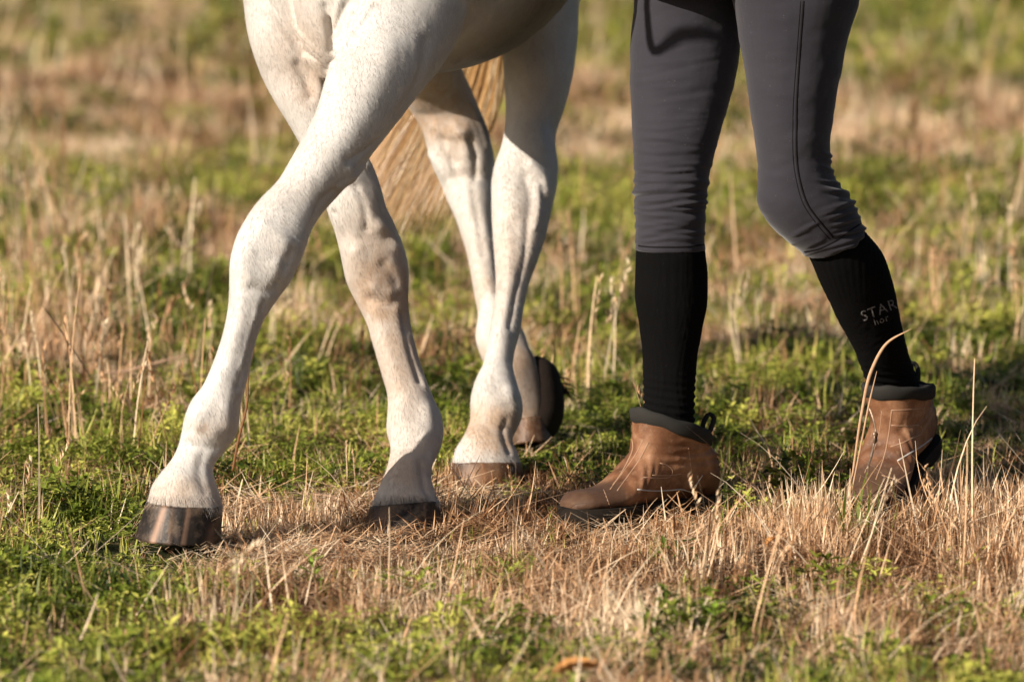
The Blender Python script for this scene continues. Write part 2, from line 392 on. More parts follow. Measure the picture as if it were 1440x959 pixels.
# barrel, chest, rump
def bodykeys(rows): return [(x, y, z, hw, 0, 0, 0, sh, hh) for (x, y, z, hw, hh, sh) in rows]
tubeform(g, bodykeys([(-.27,-.20,1.17,.06,.09,0), (-.27,-.14,1.14,.17,.20,0), (-.24,-.03,1.12,.19,.285,0), (-.21,.12,1.09,.225,.34,0), (-.18,.32,1.03,.29,.355,0), (-.14,.5,1.02,.295,.36,0),
      (-.12,.72,1.03,.30,.355,0), (-.09,.95,1.08,.30,.32,0), (-.06,1.15,1.15,.29,.28,0), (-.04,1.35,1.17,.24,.24,0), (-.03,1.50,1.16,.14,.16,0), (-.03,1.55,1.16,.05,.06,0)]), .03, 48)
# pectoral mass between the forelegs
limb(g, [(400,-160,620,-160,.06,.12), (405,-60,600,-60,.05,.10), (415,20,560,20,.065,.075), (430,70,520,72,.085,.05), (450,105,490,105,.10,.025)], exp=2.0)
# shoulders
ball(g, (-.365, .10, 1.04), (.07, .14, .18)); ball(g, (-.08, .06, 1.02), (.09, .16, .22))
# neck and head
def vk(c, a, b): return (*c, *a, *b)
tubeform(g, [vk((-.26,.15,1.22),(.16,0,0),(0,.22,.20)), vk((-.28,-.08,1.36),(.12,0,0),(0,.15,.18)), vk((-.31,-.26,1.56),(.085,0,0),(0,.11,.13)),
             vk((-.335,-.40,1.75),(.07,0,0),(0,.09,.09)), vk((-.345,-.47,1.85),(.06,0,0),(0,.07,.06))], .03)
tubeform(g, [vk((-.345,-.43,1.90),(.04,0,0),(0,.04,.03)), vk((-.355,-.50,1.85),(.085,0,0),(0,.075,.065)), vk((-.375,-.58,1.77),(.095,0,0),(0,.09,.075)), vk((-.395,-.67,1.67),(.07,0,0),(0,.07,.06)),
             vk((-.41,-.76,1.57),(.055,0,0),(0,.05,.045)), vk((-.42,-.83,1.50),(.058,0,0),(0,.05,.045)), vk((-.425,-.87,1.46),(.035,0,0),(0,.03,.025))], .02)
for s in (-1, 1):
    tubeform(g, [vk((-.345+s*.055,-.45,1.90),(.028,0,0),(0,.02,0)), vk((-.345+s*.065,-.45,1.96),(.024,0,0),(0,.014,0)), vk((-.345+s*.06,-.46,2.02),(.005,0,0),(0,.004,0))], .01, 12)
body = g.build('body', COAT, horse); remesh(body, .0048, 9, .5)
# anatomy raised or sunk on the skin: tendons, veins, bones of knee, hock and fetlock, folds of the chest
me = body.data; V = coords(me); Nn = normals(me); D = np.zeros(len(V))
front = Nn[:, 1] < .35
bt = bvh(body)
def relief(pxs, width, amp):
    global D
    pts = trace(bt, pxs, 8)
    if len(pts) < 2: return
    lo, hi = pts.min(0) - .05, pts.max(0) + .05
    sel = np.all((V > lo) & (V < hi), axis=1) & front
    d = polydist(V[sel], pts); D[sel] += 1.45*amp * np.exp(-(d / width)**2)
for r in [
    # left fore: vein and tendon along the shaded side, knee bones, cannon groove, fetlock
    ([(585,170),(560,196),(530,222),(505,238),(478,262)], .006, .0035), ([(573,158),(546,186),(516,210),(490,226)], .006, -.003),
    ([(470,268),(452,282),(444,300),(436,322)], .006, -.003), ([(545,70),(520,130),(480,200),(440,250)], .022, .003),
    ([(600,60),(590,110),(560,160)], .012, -.003),
    ([(372,318),(390,330),(405,346)], .012, .0035), ([(345,350),(342,372),(350,392)], .013, .003), ([(388,372),(396,388)], .010, .0028),
    ([(410,350),(402,372),(392,396)], .008, -.003), ([(356,404),(370,410),(388,408)], .009, -.0025), ([(340,420),(336,450),(326,490),(312,530)], .010, .002),
    ([(372,425),(355,470),(345,510),(334,545)], .005, -.003), ([(362,440),(350,478),(340,515)], .005, .0022),
    ([(275,585),(285,600),(300,606)], .013, .0035), ([(318,575),(320,595)], .011, .003), ([(262,625),(285,628),(305,630)], .007, -.0025), ([(245,660),(262,672)], .01, .002), ([(284,640),(280,665),(288,690)], .007, -.002),
    # right fore
    ([(470,300),(486,330),(494,345)], .006, -.0035), ([(492,240),(505,275),(520,305),(535,320)], .012, .003), ([(500,262),(512,292),(516,322)], .005, -.003),
    ([(532,318),(548,328),(556,345)], .011, .004), ([(498,352),(505,380),(520,398)], .015, .003), ([(540,372),(555,392),(560,415)], .009, -.003), ([(528,405),(545,412),(560,408)], .009, .003),
    ([(520,420),(535,425),(552,430)], .007, -.0025), ([(528,440),(545,490),(560,540)], .010, .002), ([(566,440),(576,490),(590,535)], .006, -.0035), ([(572,470),(584,510),(598,545)], .005, .002),
    ([(560,580),(572,596),(590,600)], .013, .003), ([(600,575),(604,600),(598,618)], .010, .003), ([(552,622),(575,632),(600,640)], .007, -.002), ([(592,650),(596,680),(604,700)], .006, -.003), ([(606,640),(604,665)], .006, .002),
    # fold of skin between chest and right foreleg
    ([(372,0),(402,40),(430,75),(458,100)], .006, -.005), ([(384,-5),(412,34),(440,66),(462,88)], .005, .003), ([(430,60),(446,78),(462,92)], .003, -.0025), ([(424,66),(440,86),(458,98)], .003, .002),
    ([(418,90),(430,115),(436,135)], .007, -.003), ([(430,82),(446,108),(450,130)], .006, .003), ([(456,10),(464,45),(468,90)], .006, -.004), ([(478,0),(472,30),(474,70)], .006, .004),
    ([(505,0),(490,28),(478,58)], .006, -.004), ([(520,10),(500,40),(484,66)], .005, .003), ([(460,30),(465,60),(467,100),(466,120)], .005, -.005),
    # left hind: hock bones and cannon
    ([(700,238),(706,262),(710,290)], .012, .003), ([(748,232),(764,250),(768,270)], .009, .004), ([(738,250),(745,275),(744,300)], .008, -.003), ([(722,262),(724,300)], .010, .002),
    ([(742,310),(738,360),(726,410),(716,460)], .006, -.003), ([(712,310),(716,360),(712,420),(704,470)], .010, .002), ([(755,262),(757,290),(752,320)], .005, .003),
    ([(680,548),(696,562),(712,560)], .013, .003), ([(716,548),(722,572)], .009, .003), ([(668,592),(692,600),(716,602)], .007, -.0025), ([(712,590),(708,610),(716,635)], .006, -.003),
    # right hind
    ([(622,196),(628,215),(640,228)], .007, -.004), ([(600,210),(616,232),(632,258)], .008, .003), ([(640,180),(652,196),(656,216)], .009, .0035), ([(612,178),(634,190),(652,186)], .009, .003),
    ([(660,196),(668,215),(668,250)], .006, -.004), ([(662,150),(676,178),(684,206)], .005, .003), ([(632,222),(642,250),(650,290)], .006, -.0025), ([(664,260),(672,310),(680,360)], .006, -.002)]:
    relief(*r)
sel = V[:, 2] < .95
D += (fbm(V[:, 0] * 60 + V[:, 1] * 30, V[:, 2] * 22, 3) - .5) * .0016 * sel
setco(me, V + Nn * D[:, None])
V = coords(me)
STK = 1.5; st = np.zeros(len(V)); dk = np.zeros(len(V)); qxv, qyv = project(V[:, 0], V[:, 1], V[:, 2]); Nn = normals(me)
def blot(arr, px, py, Yd, rx, ry, amt, dy=.25):
    qx, qy = project(V[:, 0], V[:, 1], V[:, 2]); 
    arr += amt * np.exp(-(((qx - px) / rx)**2 + ((qy - py) / ry)**2)) * (np.abs(V[:, 1] - Yd) < dy)
for a in [(540,410,.07,45,35,.75,.1), (520,340,.07,50,70,.35,.1), (560,500,.05,45,120,.5,.1), (580,665,0,50,30,.5,.1), (260,690,-.2,60,22,.45,.1), (300,600,-.17,30,14,.25,.1), (285,602,-.17,7,5,.9,.1),
          (690,595,.48,45,30,.95,.15), (700,625,.46,40,16,.45,.15), (735,360,.67,60,120,.35,.2), (750,120,.85,40,60,.25,.2), (610,160,1.05,40,30,1.1,.2), (640,120,1.05,60,60,.8,.2), (650,215,1.03,30,40,.3,.2),
          (725,560,.80,60,60,2.2,.12), (430,60,.1,60,70,.35,.15), (440,125,.1,30,30,.35,.12), (680,400,.97,50,120,.3,.12), (390,250,-.1,60,60,.08,.1)]: blot(st, *a[:5], a[5]*STK, *a[6:])
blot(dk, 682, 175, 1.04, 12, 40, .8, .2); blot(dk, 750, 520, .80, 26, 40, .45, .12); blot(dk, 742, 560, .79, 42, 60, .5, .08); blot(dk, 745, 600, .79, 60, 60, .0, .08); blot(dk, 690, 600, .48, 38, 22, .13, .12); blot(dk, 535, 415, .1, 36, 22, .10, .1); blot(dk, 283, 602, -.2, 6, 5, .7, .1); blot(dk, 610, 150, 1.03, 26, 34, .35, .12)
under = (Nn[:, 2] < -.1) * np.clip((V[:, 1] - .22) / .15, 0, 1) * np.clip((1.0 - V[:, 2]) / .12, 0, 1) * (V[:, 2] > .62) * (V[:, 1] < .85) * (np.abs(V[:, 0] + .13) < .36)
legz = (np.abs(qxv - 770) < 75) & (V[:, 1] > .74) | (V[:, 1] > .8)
st += under * ~legz * 1.0; dk += under * ~legz * .92  # deep shade under the belly, painted into the coat colour
for nm, arr in (('stain_and_shade', st), ('dark', dk)):
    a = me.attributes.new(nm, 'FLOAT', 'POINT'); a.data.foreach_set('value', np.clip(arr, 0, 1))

def hoof(top, bot, Yt, Yb, mat, dt, db, streaks=()):
    """top/bottom pixel pairs (Lx,Ly,Rx,Ry)"""
    gg = Geo(); rings = []
    Lt, Rt, Lb, Rb = P(top[0], top[1], Yt), P(top[2], top[3], Yt), P(bot[0], bot[1], Yb), P(bot[2], bot[3], Yb)
    t = np.linspace(0, 2*np.pi, 110, endpoint=False)
    ct, cb = (Lt+Rt)/2, (Lb+Rb)/2; ax = cb - ct
    us = [0, .03] + list(np.linspace(.08, 1.0, 16)) + [1.0, .97]
    for k, u in enumerate(us):
        c = ct + ax * u; a = ((Rt-Lt)*(1-u) + (Rb-Lb)*u) / 2; a = a * (1 + .02*math.sin(u*19)*.3); hd = dt*(1-u) + db*u
        b = np.cross(ax, a); b /= np.linalg.norm(b); b = b if b[1] < 0 else -b
        sc = 1.0 if k < 18 else (.94, .5)[k-18]
        if k == 0: sc = .93
        q = []
        for tt in t:
            cs, sn = math.cos(tt), math.sin(tt)
            q.append(c + a*cs*sc*(1 - .10*max(0, -sn)) + b*sn*hd*sc)
        rings.append(q)
    T = rings[-3][0] - rings[0][0]
    if np.dot(np.cross(rings[0][1]-rings[0][0], rings[0][2]-rings[0][1]), T) < 0: rings = [r[::-1] for r in rings]
    gg.rings(rings); o = gg.build('hoof', mat, horse); Vh = coords(o.data); hx, hy = project(Vh[:, 0], Vh[:, 1], Vh[:, 2]); a = np.zeros(len(Vh))
    for (x0, y0, x1, y1, wd, am) in streaks:
        xl = x0 + (hy - y0)/(y1 - y0)*(x1 - x0); a += am*np.exp(-((hx - xl)/wd)**2)*np.clip((hy - y0)/18 + .4, 0, 1)*(Vh[:, 1] < Yb + .02)
    at = o.data.attributes.new('streak', 'FLOAT', 'POINT'); at.data.foreach_set('value', a)
    Nh = normals(o.data); setco(o.data, Vh + Nh*((fbm(Vh[:, 0]*160, Vh[:, 2]*25, 12) - .5)*.0018 + (fbm(Vh[:, 0]*15, Vh[:, 2]*190, 14) - .5)*.0012)[:, None]); return o
hoof((207,703,313,709), (189,754,312,761), -.225, -.225, HOOF_DARK, .050, .068, [(233,708,212,770,4.5,.95), (266,712,256,776,2.5,.45), (300,735,292,770,5,.3), (243,712,236,776,3,.25)])
hoof((521,711,617,703), (507,750,622,745), -.005, -.01, HOOF_DARK, .046, .058, [(545,712,530,745,14,.35)])
hoof((634,650,733,649), (628,685,735,684), .455, .45, HOOF_BROWN, .047, .056, [(668,655,662,690,16,.55), (700,655,702,690,6,.25)])
# raised hind foot: wall turned down, sole towards the back
hoof((718,593,770,586), (717,628,776,622), .785, .775, HOOF_BROWN, .037, .044)

def coat_hair(count=190000):
    me = body.data; me.calc_loop_triangles(); nt_ = len(me.loop_triangles)
    tri = np.empty(nt_*3, dtype=np.int32); me.loop_triangles.foreach_get('vertices', tri); tri = tri.reshape(-1, 3)
    Vv = coords(me); Nv = normals(me); c = Vv[tri].mean(1); fn = Nv[tri].mean(1)
    ar = np.linalg.norm(np.cross(Vv[tri[:, 1]] - Vv[tri[:, 0]], Vv[tri[:, 2]] - Vv[tri[:, 0]]), axis=1)
    ar *= (c[:, 2] < .95) * (fn[:, 1] < .45) * np.where(fn[:, 1] < .1, 1, .5) * (fn[:, 2] > -.9)
    cqx, cqy = project(c[:, 0], c[:, 1], c[:, 2]); ar *= 1 + 2.5*((np.abs(cqy - 703) < 9) & (cqx < 640))
    rs = np.random.RandomState(4); k = rs.choice(nt_, count, p=ar/ar.sum()); w1 = rs.rand(count, 2); fl = w1.sum(1) > 1; w1[fl] = 1 - w1[fl]
    T = tri[k]; p = Vv[T[:, 0]] + w1[:, :1]*(Vv[T[:, 1]] - Vv[T[:, 0]]) + w1[:, 1:]*(Vv[T[:, 2]] - Vv[T[:, 0]]); n = fn[k]; n /= np.linalg.norm(n, axis=1)[:, None]
    d = np.tile([.12, .1, -1.0], (count, 1)) + rs.normal(0, .16, (count, 3)) + .35*np.c_[fbm(p[:, 2]*30, p[:, 0]*30, 61) - .5, fbm(p[:, 2]*30, p[:, 0]*30, 62) - .5, np.zeros(count)]
    d -= (d*n).sum(1)[:, None]*n; d /= np.linalg.norm(d, axis=1)[:, None] + 1e-9
    qx, qy = project(p[:, 0], p[:, 1], p[:, 2])
    cor = (np.abs(qy - 703) < 8) & (qx < 640) | (np.abs(qy - 645) < 6) & (qx > 632) & (qx < 735) & (p[:, 1] < .6)
    L = rs.uniform(.005, .0105, count)*np.where(cor, 2.3, 1); wd = rs.uniform(.00022, .00042, count); sd_ = np.cross(d, n); tip = p + d*L[:, None] + n*(L*rs.uniform(.05, .26, count))[:, None]
    bs = p - n*.0003
    vs = np.stack([bs + sd_*wd[:, None], bs - sd_*wd[:, None], tip], 1).reshape(-1, 3)
    m2 = bpy.data.meshes.new('coat_hair'); m2.vertices.add(3*count); m2.vertices.foreach_set('co', vs.ravel()); m2.loops.add(3*count); m2.loops.foreach_set('vertex_index', np.arange(3*count, dtype=np.int32))
    m2.polygons.add(count); m2.polygons.foreach_set('loop_start', np.arange(0, 3*count, 3, dtype=np.int32)); m2.update(); m2.validate()
    for nm in ('stain_and_shade', 'dark'):
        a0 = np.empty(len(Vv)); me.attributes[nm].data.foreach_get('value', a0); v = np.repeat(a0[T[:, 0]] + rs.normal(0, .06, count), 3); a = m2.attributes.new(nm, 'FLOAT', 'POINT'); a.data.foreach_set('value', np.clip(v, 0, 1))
    m2.materials.append(COAT); o = bpy.data.objects.new('coat_hair', m2); COL.objects.link(o); o.parent = horse; o.matrix_parent_inverse = horse.matrix_world.inverted(); o['kind'] = 'stuff'
coat_hair()
# ------------------------------------------------------------------ tail: many strands swinging to the left behind the hind legs
def tail():
    m, nt, b = mat_new('tail_hair')
    at = N(nt, 'ShaderNodeAttribute', attribute_name='blade')
    col = ramp(nt, at.outputs['Fac'], [(0, (.15, .06, .02)), (.35, (.60, .34, .13)), (.7, (.88, .61, .30)), (1, (.98, .90, .70))])
    nt.links.new(col, b.inputs['Base Color']); b.inputs['Roughness'].default_value = .32; b.inputs['Specular IOR Level'].default_value = .8
    tr = N(nt, 'ShaderNodeBsdfTranslucent'); nt.links.new(col, tr.inputs[0]); mx = N(nt, 'ShaderNodeMixShader', inp={0: .3})
    nt.links.new(b.outputs[0], mx.inputs[1]); nt.links.new(tr.outputs[0], mx.inputs[2]); nt.links.new(mx.outputs[0], nt.nodes['Material Output'].inputs[0])
    vs, fs, bl = [], [], []
    for k in range(8000):
        u = random.random(); lay = random.uniform(-1, 1)
        c = math.floor(u*46)/46; uu = u*.35 + c*.65 + random.gauss(0, .006)             # locks
        p0 = np.array([-.03, 1.52, 1.20]); q0 = P(672 + 36*uu, -60, 1.62 + .03*lay); q1 = P(628 + 82*uu, 60, 1.66 + .05*lay)
        q2 = P(560 + 132*uu, 160 + 10*uu, 1.66 + .05*lay); L = random.betavariate(1.5, 1.15)
        q3 = P(478 + 160*uu + random.gauss(0, 12), 262 + 40*(1-abs(uu-.45)) + random.gauss(0, 16), 1.64 + .06*lay)
        K = np.array([p0, q0, q1, q2, q2 + (q3 - q2) * (.22 + .98*L)]); t = spline(K, .09)
        wd = random.uniform(.0005, .0013); shade = min(1, max(0, random.gauss(.42, .17) + .28*math.sin(c*61) + (.4 if random.random() < .07 else 0)))
        wob = np.cumsum(np.random.normal(0, .0016, (len(t), 3)), axis=0); t = t + wob; b0 = len(vs)
        for i, p in enumerate(t):
            w_ = wd * (1 - .75*(i/(len(t)-1))**3)
            vs.append(p + np.array([w_*.8, random.uniform(-.4, .4)*w_, w_*.5])); vs.append(p - np.array([w_*.8, 0, w_*.5])); bl += [shade, shade]
        fs += [(b0+2*i, b0+2*i+1, b0+2*i+3, b0+2*i+2) for i in range(len(t)-1)]
    o = mesh_obj('tail', vs, fs, m, horse); a = o.data.attributes.new('blade', 'FLOAT', 'POINT'); a.data.foreach_set('value', bl); return o
tail()
# heel tuft of dark hair and feathering on the raised foot
gg = Geo()
for k in range(110):
    u = random.random(); px = 745 + 45*u + random.gauss(0, 3); py = 506 + 42*u**1.4 + random.gauss(0, 3)
    p = P(px, py, .82 + random.uniform(-.02, .04)); d = np.array([.5 + .5*u, random.uniform(.2, .8), .2 - .9*u]) + np.random.normal(0, .2, 3)
    L = random.uniform(.012, .03); tube(gg, [p - d*.01, p + d*L*.6, p + d*L + np.array([0, 0, -.006])], [.0012, .001, .0003], 3)
gg.build('fetlock_hair', plain_material('dark_hair', (.07, .05, .04), .6), horse)
# solid heel and sole of the raised foot, its shade put into a darker colour
hb = Geo(); limb(hb, [(744,510,762,504,.83,.020), (738,522,780,514,.822,.036), (736,545,790,540,.815,.045), (734,570,794,570,.81,.049), (728,594,790,596,.805,.050), (726,609,781,612,.80,.045), (727,620,768,622,.80,.032)])
hs = hb.build('sole', plain_material('shaded_sole', (.022, .013, .009), .9, (.008, .006, .005), 38, 0, .004), horse); remesh(hs, .003, 8)

# ------------------------------------------------------------------ person
person = empty('person', (.35, .15, 0), 'person in dark grey breeches, black socks and brown boots walking beside the white horse', 'person')
BREECH = cloth_material('grey_breeches', (.028, .026, .034), (.040, .038, .047), 1300, .75, .22, .25)
SOCK = cloth_material('black_sock', (.0022, .0021, .0023), (.0040, .0038, .0040), 900, .95, .05, .0)
JACKET = cloth_material('dark_jacket', (.02, .022, .03), (.03, .032, .04), 700)
LA = [(885,-120,1045,-120,.12,.095), (890,-50,1040,-50,.12,.088), (892,0,1040,0,.12,.082), (887,54,1042,54,.12,.078), (886,117,1033,117,.11,.073), (888,167,1019,167,.10,.068),
      (891,217,1005,217,.09,.062), (892,262,996,260,.08,.057), (893,305,992,305,.075,.054), (893,352,992,352,.075,.053)]
LB = [(1000,-120,1228,-120,.03,.105), (1012,-50,1218,-50,.03,.10), (1030,0,1208,0,.03,.094), (1039,54,1193,54,.03,.086), (1048,104,1182,104,.03,.080), (1055,158,1174,158,.03,.074),
      (1062,210,1168,210,.03,.067), (1066,250,1172,248,.03,.062), (1067,288,1191,272,.03,.058), (1084,316,1203,290,.04,.055), (1106,334,1209,304,.05,.053), (1130,356,1216,318,.06,.052)]
SA = [(898,330,988,330,.075,.046), (895,345,990,345,.075,.049), (894,356,992,356,.075,.051), (893,386,995,386,.078,.053), (893,420,995,420,.08,.053), (899,460,988,460,.08,.049), (903,500,981,500,.08,.044), (904,548,977,548,.078,.041),
      (906,590,976,590,.075,.042), (906,628,976,628,.075,.036), (912,650,966,650,.07,.028)]
SB = [(1124,340,1200,308,.057,.040), (1136,358,1214,324,.065,.049), (1149,388,1241,356,.085,.053), (1164,420,1254,392,.11,.052), (1180,452,1263,432,.135,.048), (1199,487,1272,475,.16,.043),
      (1211,514,1282,512,.185,.040), (1220,545,1294,545,.21,.041), (1229,575,1300,575,.225,.036), (1240,600,1296,600,.23,.028)]
# one continuous body under the clothes
g = Geo()
def shrink(st, k=.76): 
    out = []
    for r in st:
        cx, cy = (r[0]+r[2])/2, (r[1]+r[3])/2
        out.append((cx+(r[0]-cx)*k, cy+(r[1]-cy)*k, cx+(r[2]-cx)*k, cy+(r[3]-cy)*k, r[4], r[5]*k))
    return out
limb(g, shrink(LA + SA[1:])); limb(g, shrink(LB + SB[1:]))
torso = [vk((.345,.09,.82),(.14,.04,0),(-.02,.09,0)), vk((.35,.09,.92),(.165,.05,0),(-.03,.11,0)), vk((.355,.08,1.02),(.135,.04,0),(-.02,.09,0)), vk((.36,.07,1.14),(.125,.04,0),(-.02,.085,0)),
         vk((.36,.06,1.28),(.15,.05,0),(-.03,.10,0)), vk((.36,.06,1.38),(.17,.05,0),(-.02,.08,0)), vk((.36,.06,1.44),(.10,.03,0),(-.02,.06,0)), vk((.355,.05,1.47),(.05,.015,0),(-.01,.05,0)), vk((.345,.03,1.55),(.048,.01,0),(0,.05,0))]
tubeform(g, torso, .02)
tubeform(g, [vk((.335,.02,1.53),(.045,.01,0),(0,.05,0)), vk((.325,.005,1.58),(.065,.01,0),(-.01,.085,0)), vk((.32,.01,1.66),(.075,.01,0),(-.01,.098,0)), vk((.325,.02,1.72),(.06,.01,0),(-.01,.085,0)), vk((.33,.02,1.755),(.02,0,0),(0,.03,0))], .01)
ball(g, (.312, -.088, 1.625), (.012, .02, .018), 8)
arms = {'near': [(.215,.02,1.38), (.17,-.08,1.18), (.09,-.25,1.26)], 'far': [(.50,.10,1.38), (.56,.12,1.12), (.50,-.06,.98)]}
def arm(gg, a, k=1.0):
    s, e, h = [np.array(q) for q in a]
    def kk(c, r): return vk(c, (r*k, 0, 0), (0, r*k*.7, r*k*.7))
    tubeform(gg, [kk(s + (0, 0, .01), .05), kk((s+e)/2, .046), kk(e, .04), kk((e*.4+h*.6), .033), kk(h, .026)], .01, 20)
    return (h - e) / np.linalg.norm(h - e)
for a in arms.values():
    dv = arm(g, a); h = np.array(a[-1]); side = np.cross(dv, [0, 0, 1]); side /= np.linalg.norm(side)
    tubeform(g, [(*h, *(side*.026), 0, 0, .018), (*(h+dv*.05), *(side*.040), 0, 0, .016), (*(h+dv*.09), *(side*.038), 0, 0, .013)], .006, 16)
    for q in range(4):
        r0 = h + dv*.085 + side*(-.028 + .019*q); L = (.062, .072, .068, .052)[q]
        p = [r0, r0 + dv*L*.4 + np.array([0, 0, -.012]), r0 + dv*L*.5 + np.array([0, 0, -.036]), r0 + dv*L*.2 + np.array([0, 0, -.048])]
        tube(g, spline(p, .006), .0085, 10)
    t0 = h + dv*.03 - side*.03; tube(g, spline([t0, t0 + dv*.025 - side*.014, t0 + dv*.05 - side*.008 + np.array([0, 0, -.02])], .006), .010, 10)
skin = plain_material('skin', (.55, .33, .24), .55, (.50, .29, .21), 30)
pb = g.build('body', skin, person); remesh(pb, .006, 6)
# jacket
g = Geo(); tubeform(g, [tuple(np.r_[np.array(t[:3]), np.array(t[3:])*1.1]) for t in torso[1:7]], .02)
for a in arms.values(): arm(g, a, 1.22)
jk = g.build('jacket', JACKET, person); remesh(jk, .009, 5)
g = Geo(); tubeform(g, [vk((.34,.06,1.50),(.05,0,0),(0,.03,0)), vk((.335,.06,1.60),(.075,0,0),(0,.07,0)), vk((.33,.045,1.70),(.082,0,0),(0,.09,0)), vk((.33,.035,1.775),(.03,0,0),(0,.04,0))], .01)
g.build('hair', plain_material('brown_hair', (.12, .07, .04), .5, None, 300), person)

# breeches: one garment, wrinkled at the knees, seams as stitched ridges
g = Geo(); limb(g, LA, .006, 48); limb(g, LB, .006, 48)
tubeform(g, [tuple(np.r_[np.array(t[:3]), np.array(t[3:])*1.07]) for t in torso[0:3]], .02)
br = g.build('breeches', BREECH, person); remesh(br, .0024, 8)
me = br.data; V = coords(me); Nn = normals(me); D = np.zeros(len(V)); qx, qy = project(V[:, 0], V[:, 1], V[:, 2])
legB = (qx - 1037) > (qy - 80) * -.05 + 4
# horizontal folds over the left knee
rg = np.random.RandomState(3)
def folds(mask, items):
    global D
    for cx, cy, sl, wd, th, amp, cv in items:
        yl = cy + sl*(qx - cx) + cv*((qx - cx)/50)**2
        D += mask * amp * np.exp(-((qy - yl)/th)**2) * np.exp(-((qx - cx)/wd)**4)
it = []
for q, cy in enumerate((178, 196, 214, 229, 243, 252, 264, 272, 283, 291, 301, 309, 319, 328, 336)):
    k = np.clip((cy - 165)/105, .2, 1)
    for side in ((0, 1) if q % 3 else (0, 1, 2)):
        cx = (915, 965, 940)[side] + rg.uniform(-16, 16); sl = rg.uniform(-.16, .16); wd = rg.uniform(20, 46); th = rg.uniform(2.2, 4.0); a = k*rg.uniform(.0012, .0034); c0 = cy + rg.uniform(-4, 4); cv = rg.uniform(-3, 4)
        it.append((cx, c0, sl, wd, th, a, cv)); it.append((cx, c0 + th*1.9, sl, wd, th*.7, -a*.7, cv))
folds(~legB & (qy < 344), it)
it = []
for k in range(15):
    cy = 225 + k*8.5 + rg.uniform(-3, 3)
    it.append((1178 + max(0, cy-250)*.25, cy, rg.uniform(.15, .45) - (cy > 275)*.6, rg.uniform(20, 34), rg.uniform(2.4, 4.0), rg.uniform(.0012, .0042), rg.uniform(-2, 2)))
    it.append((1180 + max(0, cy-250)*.25, cy+4, rg.uniform(.15, .45) - (cy > 275)*.6, rg.uniform(20, 34), rg.uniform(2.0, 3.0), -rg.uniform(.001, .002), rg.uniform(-2, 2)))
for k in range(5):
    it.append((1120 + k*7 + rg.uniform(-12, 12), 322 + k*7 + rg.uniform(-4, 4), -.42 + rg.uniform(-.15, .15), rg.uniform(12, 28), 3, rg.uniform(.0008, .0026), 2))
folds(legB, it)
it = [(960 + rg.uniform(-50, 50), cy, rg.uniform(-.25, .1), rg.uniform(30, 60), rg.uniform(3, 5), rg.uniform(-.001, .001), 0) for cy in range(60, 175, 9)]
folds(~legB, it)
D += (fbm(V[:, 0]*18 + V[:, 1]*9, V[:, 2]*30, 8) - .5)*.0045
# cut the hems clean: the cloth stands a little proud of the sock
setco(me, V + Nn * D[:, None])
bb = bvh(br)
seam_mat = cloth_material('seam_thread', (.010, .009, .010), (.014, .013, .014), 900, .9, 0, 0)
def seam(parent, tree, pxs, r, mat, name='seam', off=0.0, flat=.6):
    pts = trace(tree, pxs, 5, off)
    if len(pts) < 3: return None
    jump = np.linalg.norm(np.diff(pts, axis=0), axis=1); cut = np.where(jump > .04)[0]
    if len(cut): pts = pts[:cut[0] + 1]
    if len(pts) < 3: return None
    gg = Geo(); tube(gg, pts, r, 6, flat); o = gg.build(name, mat, parent); return o
seam(person, bb, [(1130,2),(1124,83),(1120,167),(1124,250),(1136,288),(1151,309),(1172,334)], .0016, seam_mat)
seam(person, bb, [(1126,2),(1120,83),(1115,167),(1119,250),(1131,290),(1146,312),(1166,336)], .0007, seam_mat)
seam(person, bb, [(893,345),(910,347),(940,347.5),(965,347),(990,344)], .0014, seam_mat)
seam(person, bb, [(1131,354),(1150,350),(1172,340),(1195,325),(1211,314)], .0014, seam_mat)

def sock(st):
    g = Geo(); limb(g, st, .006, 44); o = g.build('sock', SOCK, person); remesh(o, .0035, 4)
    me = o.data; V = coords(me); Nn = normals(me)
    D = .0004*np.sin(np.arctan2(V[:, 1] - V[:, 1].mean(), V[:, 0] - V[:, 0].mean())*70) + (fbm(V[:, 0]*20, V[:, 2]*40, 21) - .5)*.002
    ankle = np.clip((.24 - V[:, 2])/.06, 0, 1)*(V[:, 2] > .13); D += ankle*.0018*np.sin(V[:, 2]*520 + V[:, 0]*60)
    setco(me, V + Nn*D[:, None]); return o
sockA = sock(SA); sockB = sock(SB)
